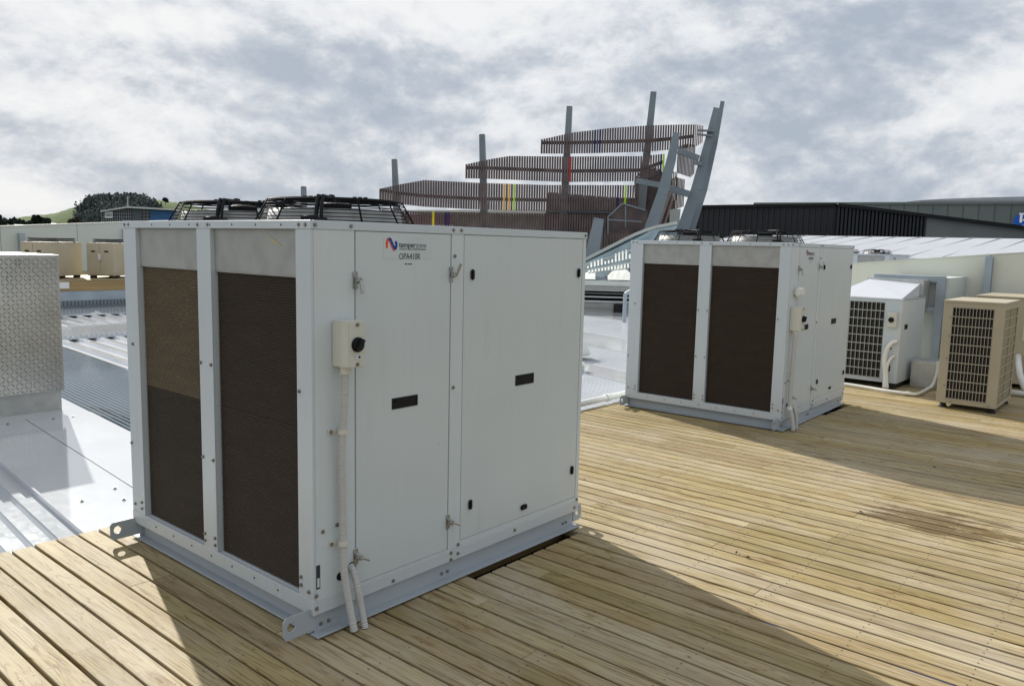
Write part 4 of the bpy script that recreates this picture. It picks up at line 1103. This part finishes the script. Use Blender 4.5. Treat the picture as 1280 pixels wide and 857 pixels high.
# posts (tapered, from the ground)
for (xt, yt, xb, yb, wt, wb, off) in ((493, 199, 497.5, 300, .22, .42, -.45), (602.7, 168, 606, 300, .24, .44, -.3), (712, 133, 703, 300, .24, .46, -.1), (817, 115, 801, 262, .25, .5, -.0), (379.5, 233, 381, 300, .20, .35, -.7)):
    a = fp(xt, yt, off); c = fp(xb, yb, off); e = a + (c - a) * ((-6 - FO.z - a.z) / (c.z - a.z))
    MB().bar(e, a, (wb * 1.2, wt), (.4, .22), fn).build('steel_post', M['steel_beam'], fc, bevel=.01)
def beam(pts, ws, off, name='leaning_beam', depth=.34):
    b = MB(); P_ = [fp(x, y, off) for x, y in pts]
    for i in range(len(P_) - 1):
        b.bar(P_[i+1], P_[i], (ws[i+1], ws[i]), depth, fn)
    b.build(name, M['steel_beam'], fc)
beam([(845.5, 166.5), (839, 200), (828, 243), (812, 290), (800, 330)], [.27, .36, .44, .50, .52], 2.6)
beam([(895.5, 135.5), (885, 180), (870, 237), (853, 288), (838, 330)], [.24, .33, .42, .50, .52], 1.0)
beam([(903, 127.5), (893, 180), (879, 237), (862, 288), (846, 330)], [.17, .24, .34, .42, .45], .3)
beam([(749, 273), (742, 310), (736, 345)], [.38, .50, .56], 4.5)
b = MB()
for a, c, w_ in (((847, 188.5), (874, 198), .22), ((795, 226), (826, 231.5), .22), ((833, 234), (862, 243), .26), ((780, 276.5), (810, 280), .26), ((808, 282), (852, 287), .22), ((866, 203), (878, 205), .15), ((872, 163), (893, 164), .06), ((872, 168), (890, 170), .06)):
    MB().bar(fp(*a, 1.3), fp(*c, 1.3), .25, w_).build('tie_beam', M['steel_beam'], fc)
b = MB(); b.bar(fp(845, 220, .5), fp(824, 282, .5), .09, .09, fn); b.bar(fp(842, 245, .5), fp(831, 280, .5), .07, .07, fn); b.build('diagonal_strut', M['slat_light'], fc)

# ================================================================== FAR LEFT TOWN
db = empty('dark_glazed_building', (0, 0, 0), 0, 'dark glazed building with a bright blue end wall and white sign below the hill', 'building')
Q = at(170, 262, 150); dq_ = ray(170, 262); qn = -Vector((dq_.x, dq_.y, 0)).normalized()
def qp(px, py, off=0): return on_plane(px, py, Q + qn*off, qn)
def poly(pts_, off, th, m, name, par): return MB().prism([qp(x, y, off) for x, y in pts_], -qn*th).build(name, m, par)
poly([(126, 264.5), (159, 259.2), (166, 259.6), (166, 298), (126, 298)], 0, 10, M['glass_dark'], 'glazed_wall', db)
poly([(165.5, 260), (177, 260.6), (177, 298), (165.5, 298)], .4, 10, M['grey_pier'], 'grey_pier', db)
poly([(177, 261), (189, 261.5), (189, 298), (177, 298)], 0, 10, M['glass_dark'], 'glazed_wall', db)
poly([(188.5, 263), (222, 264), (222, 298), (188.5, 298)], .2, 10, M['blue_wall'], 'blue_wall', db)
poly([(125.3, 263.6), (159, 257.8), (222, 261.2), (222, 263.2), (159, 259.8), (125.3, 265)], 1.2, 12, M['white_wall'], 'roof', db)
b = MB()
for k in range(14):
    x = 127 + k * 2.8
    if x < 166 or 177 < x < 189: b.bar(qp(x, 298, .1), qp(x, 262, .1), .08, .08, qn)
for k in range(5): b.bar(qp(127, 267 + k*4.2, .1), qp(165, 267 + k*4.2, .1), .1, .08); b.bar(qp(177.5, 265 + k*4.2, .1), qp(188, 265 + k*4.2, .1), .1, .08)
for x in (180, 184): b.bar(qp(x, 298, .1), qp(x, 262, .1), .08, .08, qn)
b.build('mullion', M['frame_grey'], db)
b = MB()
for k in range(11): b.bar(qp(190 + k*2.9, 298, .3), qp(190 + k*2.9, 264.5, .3), .12, .1, qn)
b.build('blue_rib', simple('blue_rib', (.04, .15, .36), .5), db)
poly([(131, 264.6), (140.8, 264.3), (140.8, 272.5), (131, 272.5)], .5, .3, M['sign_white'], 'white_sign', db)
b = MB()
for x0, x1 in ((132.2, 134), (134.4, 136.2), (136.6, 138), (138.4, 139.8)): b.prism([qp(x0, 267.6, .55), qp(x1, 267.6, .55), qp(x1, 269.8, .55), qp(x0, 269.8, .55)], qn*.02)
b.build('sign_lettering', M['frame_grey'], db)
b = MB(); b.tube([qp(159.7, 259, -2), qp(159.7, 245.5, -2)], .09, 6); b.build('antenna', M['frame_grey'], db)

# hill (a real mound) + forest
H0 = at(158, 280, 640); hd_ = Vector((H0.x - CAM.x, H0.y - CAM.y, 0)).normalized(); hr_ = Vector((hd_.y, -hd_.x, 0))
prof = [(-60, 281), (0, 278), (30, 271.5), (57, 268.2), (70, 267), (82, 262.7), (99, 257.5), (112, 254), (130, 251.5), (163, 250), (182, 249.5), (203, 250.3), (222, 253.5), (262, 262), (310, 276), (360, 290), (420, 300)]
vs = []; nr = 13; hs = random.Random(4)
cols = []
for i in range(len(prof) - 1):
    for k in range(6):
        t = k / 6; x = prof[i][0] + (prof[i+1][0] - prof[i][0]) * t; y = prof[i][1] + (prof[i+1][1] - prof[i][1]) * t; cols.append((x, y))
cols.append(prof[-1])
for x, y in cols:
    p = at(x, y, 640); top = p.z
    for j in range(nr):
        f = j / (nr - 1)             # 0 front foot .. .5 crest .. 1 back foot
        s_ = math.sin(f * math.pi) ** 1.2
        q_ = p + hd_ * ((f - .5) * 260); vs.append((q_.x, q_.y, -7 + (top + 7) * s_ + hs.uniform(-.5, .5) * s_))
fs = [(i*nr + j, i*nr + j + 1, (i+1)*nr + j + 1, (i+1)*nr + j) for i in range(len(cols) - 1) for j in range(nr - 1)]
hill = MB().add(vs, fs).build('hill', M['grass'], None, smooth=True); hill['kind'] = 'structure'
def hill_z(px, f):
    for (x0, y0), (x1, y1) in zip(prof, prof[1:]):
        if x0 <= px <= x1:
            y = y0 + (y1 - y0) * (px - x0) / (x1 - x0); p = at(px, y, 640); q_ = p + hd_ * ((f - .5) * 260)
            return Vector((q_.x, q_.y, -7 + (p.z + 7) * math.sin(f * math.pi) ** 1.2))
# low rise that carries the suburb in front of the hill
RD = 400; ridge_top = at(20, 281.5, RD).z
def ridge_z(D, px):
    f = (D - (RD - 140)) / 280; k = 1 if px < 60 else max(.35, 1 - (px - 60) / 220)
    return -7 + (ridge_top * k + 7) * math.sin(max(0, min(1, f)) * math.pi)
vs = []; pxs = list(range(-120, 330, 10))
for px in pxs:
    for j in range(13):
        D = RD - 140 + j * 280 / 12; p = at(px, 280, D); vs.append((p.x, p.y, ridge_z(D, px) + hs.uniform(-.25, .25)))
hl = MB().add(vs, [(i*13 + j, i*13 + j + 1, (i+1)*13 + j + 1, (i+1)*13 + j) for i in range(len(pxs) - 1) for j in range(12)]).build('hill', M['terrain'], None, smooth=True); hl['kind'] = 'structure'
def blob(b, c, r, h, rs, n=9, leaves=16):
    # clump of small triangles around an uneven crown
    for k in range(leaves):
        th = rs.uniform(0, 6.28); zz = rs.uniform(0, 1); rr = r * (1 - .75 * zz ** 1.5) * rs.uniform(.3, 1.05)
        p = Vector((c[0] + rr*math.cos(th), c[1] + rr*math.sin(th), c[2] + h * zz)); s_ = r * rs.uniform(.35, .7)
        a = Vector((rs.uniform(-1, 1), rs.uniform(-1, 1), rs.uniform(-1, 1))).normalized() * s_
        e = a.cross(Vector((rs.uniform(-1, 1), rs.uniform(-1, 1), rs.uniform(-.3, 1)))).normalized() * s_
        b.add([p - a, p + e, p + a, p - e], [(0, 1, 2, 3)])
rs = random.Random(11); b = MB(); cnt = 0
for i in range(4200):
    px = rs.uniform(96, 201); f = rs.uniform(.12, .5)
    edge_l = 96 + (px > 96) * 0
    lim = .50 if 106 < px < 170 else (.46 - (px - 170) * .006 if px >= 170 else .40)
    if f > lim: continue
    if px < 112 and rs.random() < (112 - px) / 18 + .1: continue
    if math.sin(px * .55) + math.sin(px * .23 + f * 21) + math.sin(f * 47 + px * .11) > 1.75: continue
    p = hill_z(px, f); blob(b, (p.x, p.y, p.z - 1), rs.uniform(.9, 1.8), rs.uniform(2.0, 6.8), rs, leaves=9)
fo = b.build('pine_forest', M['forest']); tag(fo, 'dark pine forest covering the flank of the green hill', 'forest', kind='stuff')
def far_tree(px, py_base, py_top, D, rpx, m, lab, grp, seed):
    rs = random.Random(seed); c = at(px, py_base, D); t = at(px, py_top, D); s_ = D / F; h = t.z - c.z
    root = empty('tree', c, 0, lab, 'tree', grp)
    MB().tube([(0, 0, -1.5), (0, 0, h * .6)], [.05*h, .02*h], 7).build('trunk', M['tree_brown'], root)
    b = MB(); r = rpx * s_
    for k in range(18):
        th = rs.uniform(0, 6.28); rr = r * rs.uniform(0, .75); zz = rs.uniform(0, .75)
        zz *= (1 - .5 * (rr / r) ** 2)
        blob(b, (rr*math.cos(th), rr*math.sin(th), zz * h), r * .38, h * .28, rs, leaves=42)
    b.build('crown', m, root)
far_tree(49, 283, 269.5, 300, 10.5, M['tree_dark'], 'round dark tree rising above the far parapet between town and hill', 'town trees', 1)
far_tree(97, 284, 272, 260, 10, M['tree_brown'], 'brownish rounded tree just above the parapet, left of the dark glazed building', 'town trees', 2)
far_tree(3, 288, 276, 200, 6.5, M['tree_dark'], 'dark bush at the extreme left edge above the parapet', 'town trees', 3)
far_tree(207, 253, 246.5, 500, 3.6, M['tree_dark'], 'lone spreading tree on the bare right shoulder of the hill', 'town trees', 4)
rs = random.Random(5)
k = 0
for i in range(34):
    px = -6 + i * 4.1 + rs.uniform(-1.5, 1.5)
    D = rs.uniform(330, 395); c = at(px, 280, D); zb = ridge_z(D, px)
    if i % 3 != 2:
        hh = rs.uniform(3.0, 4.6) if px < 34 else rs.uniform(1.8, 3.2)
        c.z = zb; s_ = D / F; yb = 428.5 - 0
        root = empty('tree', c, 0, 'dark tree in the thin line of trees among the distant houses', 'tree', 'trees among the distant houses')
        MB().tube([(0, 0, -1), (0, 0, hh * .6)], [.2, .08], 6).build('trunk', M['tree_brown'], root)
        b = MB(); r = rs.uniform(1.3, 2.4)
        for q_ in range(7):
            th = rs.uniform(0, 6.28); rr = r * rs.uniform(0, .7); blob(b, (rr*math.cos(th), rr*math.sin(th), hh * rs.uniform(.1, .6)), r * .45, hh * .4, rs, leaves=26)
        b.build('crown', M['tree_dark'], root)
    else:
        w_ = rs.uniform(1.6, 3.0)
        h_ = empty('house', (c.x, c.y, zb), rs.uniform(0, 1.5), 'tiny pale house among dark trees near the left horizon', 'house', 'small distant houses')
        MB().box((-w_, -w_ * .7, -1), (w_, w_ * .7, 1.2)).build('wall', M['white_wall'] if k % 2 else M['grey_block'], h_)
        MB().prism([(-w_ - .2, -w_*.7 - .2, 1.2), (-w_ - .2, w_*.7 + .2, 1.2), (-w_ - .2, 0, 2.0)], (2*w_ + .4, 0, 0)).build('roof', M['frame_grey'] if k % 3 else M['tree_brown'], h_); k += 1

_a = CAM + ray(950, 781) * (-CAM.z / ray(950, 781).z); _b = CAM + ray(1160, 845) * (-CAM.z / ray(1160, 845).z)
gx_ = -3.3 + round(((_a.x + _b.x) / 2 + .0052 + 3.3) / .1113) * .1113 - .0052
o = MB().tube([(gx_, _a.y + .1, -.012), (gx_ + .002, _a.y, -.007), (gx_ - .002, (_a.y + _b.y) / 2, -.010), (gx_ + .001, _b.y, -.006), (gx_, _b.y - .4, -.009)], .0024, 6).build('string_line', simple('blue_string', (.02, .07, .28), .6), None)
tag(o, 'blue string lying in a gap between deck boards in the right foreground', 'string')
rs = random.Random(77)
lf = []
for k, (px, py) in enumerate(((935, 697), (1168, 584), (1252, 653), (1076, 640), (921, 691))):
    p = CAM + ray(px, py) * (-CAM.z / ray(px, py).z); b = MB(); a = rs.uniform(0, 3)
    r1, r2 = rs.uniform(.012, .02), rs.uniform(.006, .010)
    b.add([(p.x + r1*math.cos(a), p.y + r1*math.sin(a), .004), (p.x - r2*math.sin(a), p.y + r2*math.cos(a), .012), (p.x - r1*math.cos(a), p.y - r1*math.sin(a), .003), (p.x + r2*math.sin(a), p.y - r2*math.cos(a), .009)], [(0, 1, 2, 3)])
    o = b.build('dead_leaf', M['rubber']); tag(o, 'small dark dead leaf lying on the sunlit deck boards', 'leaf', 'dead leaves on the deck')

# own building body and the land
o = MB().box((-6, -8.2, -6.5), (11.35, 1.985, -.16)).build('building_block', M['grey_block']); tag(o, 'grey building carrying the deck, under and beyond the boards', 'building')
o = MB().box((-6, 1.99, -6.5), (60, 26, ZR - .11)).build('building_block', M['grey_block']); tag(o, 'grey building under the wide metal roofs', 'building')
s = 6000
g = MB().add([(-s, -s, -6.6), (s, -s, -6.6), (s, s, -6.6), (-s, s, -6.6)], [(0, 1, 2, 3)]).build('ground', M['terrain']); g['kind'] = 'structure'

# ================================================================== CAMERA
cam = bpy.data.cameras.new('camera'); co = bpy.data.objects.new('camera', cam); C.objects.link(co)
cam.sensor_width = 36; cam.lens = 36 * F / 1280; cam.clip_end = 12000; cam.clip_start = .05
m4 = Matrix.Identity(4)
for i in range(3): m4[i][0] = RT[i]; m4[i][1] = UP[i]; m4[i][2] = -FW[i]; m4[i][3] = CAM[i]
co.matrix_world = m4; scene.camera = co

# ================================================================== SKY + SUN
SUN = Vector((.287, .958, 0)).normalized(); EL = R(28.5)
sd = Vector((SUN.x * math.cos(EL), SUN.y * math.cos(EL), math.sin(EL)))
sl_ = bpy.data.lights.new('sun', 'SUN'); so = bpy.data.objects.new('sun', sl_); C.objects.link(so)
sl_.energy = 5.0; sl_.angle = R(.6); sl_.color = (1, .955, .88)
so.rotation_euler = sd.to_track_quat('Z', 'Y').to_euler(); so.location = (0, 0, 30)
SKX = 9.1
w = bpy.data.worlds.new('World'); scene.world = w; w.use_nodes = True; nt = w.node_tree
bg = nt.nodes['Background']; bg.inputs['Strength'].default_value = .10
sky = nt.nodes.new('ShaderNodeTexSky'); sky.sky_type = 'NISHITA'; sky.sun_disc = False
sky.sun_elevation = EL; sky.sun_rotation = math.atan2(SUN.x, SUN.y); sky.air_density = 1.2; sky.dust_density = 2
tc = nt.nodes.new('ShaderNodeTexCoord'); sep = nt.nodes.new('ShaderNodeSeparateXYZ'); nt.links.new(tc.outputs['Generated'], sep.inputs[0])
def MA(op, a, b=None, c=None, clamp=False):
    n = nt.nodes.new('ShaderNodeMath'); n.operation = op; n.use_clamp = clamp
    for i, v in enumerate((a, b, c)):
        if v is None: continue
        if isinstance(v, (int, float)): n.inputs[i].default_value = v
        else: nt.links.new(v, n.inputs[i])
    return n.outputs[0]
def vmap(scale, loc=(0, 0, 0)):
    m_ = nt.nodes.new('ShaderNodeMapping'); m_.inputs['Scale'].default_value = scale; m_.inputs['Location'].default_value = loc
    nt.links.new(tc.outputs['Generated'], m_.inputs[0]); return m_.outputs[0]
def cloud_noise(dx, dz):
    v = vmap((1, 1, 1.75), (dx, 0, dz))
    a = noise(nt, v, 1.6, 8, .54, .1); b_ = noise(nt, v, 4.4, 10, .62, .12)
    return MA('ADD', MA('MULTIPLY', a, .60), MA('MULTIPLY', b_, .40))
d0 = cloud_noise(SKX, 0.0)
d1 = cloud_noise(SKX - .006, -.030)         # the same field sampled a little towards the sun
dens = d0
relief = MA('MULTIPLY', MA('SUBTRACT', d0, d1), 1.7)
def patch(px, py, rad_deg, amt):      # broad light or dark cloud mass in a fixed direction of the sky
    global dens
    d = ray(px, py).normalized(); vd = nt.nodes.new('ShaderNodeVectorMath'); vd.operation = 'DOT_PRODUCT'
    nt.links.new(tc.outputs['Generated'], vd.inputs[0]); vd.inputs[1].default_value = d
    mr = nt.nodes.new('ShaderNodeMapRange'); mr.interpolation_type = 'SMOOTHERSTEP'
    mr.inputs['From Min'].default_value = math.cos(R(rad_deg)); mr.inputs['From Max'].default_value = 1
    mr.inputs['To Min'].default_value = 0; mr.inputs['To Max'].default_value = amt
    nt.links.new(vd.outputs['Value'], mr.inputs['Value']); dens = MA('ADD', dens, mr.outputs[0])
for a in ((330, 125, 11, -.03), (590, 140, 9, -.02), (1070, 200, 8, -.075), (960, 215, 7, -.03), (1235, 185, 7, .06), (60, 150, 9, .05), (250, 200, 6, .05), (700, 20, 14, .015), (1150, 40, 10, -.01), (130, 20, 12, .02), (430, 215, 5, .04)): patch(*a)
dens = MA('ADD', dens, relief)
K_ = 8.3
def cc(r, g, b_): return (r * K_, g * K_, b_ * K_)
cloud = ramp(nt, dens, [(.35, cc(.40, .455, .535)), (.42, cc(.475, .525, .595)), (.465, cc(.56, .60, .655)), (.505, cc(.655, .685, .73)), (.55, cc(.745, .765, .795)), (.63, cc(.83, .84, .85))])
nt.links.new(mix(nt, .985, sky.outputs[0], cloud), bg.inputs['Color'])
scene.view_settings.view_transform = 'Standard'; scene.view_settings.look = 'None'; scene.view_settings.exposure = .36; scene.view_settings.gamma = 1
scene.render.engine = 'CYCLES'
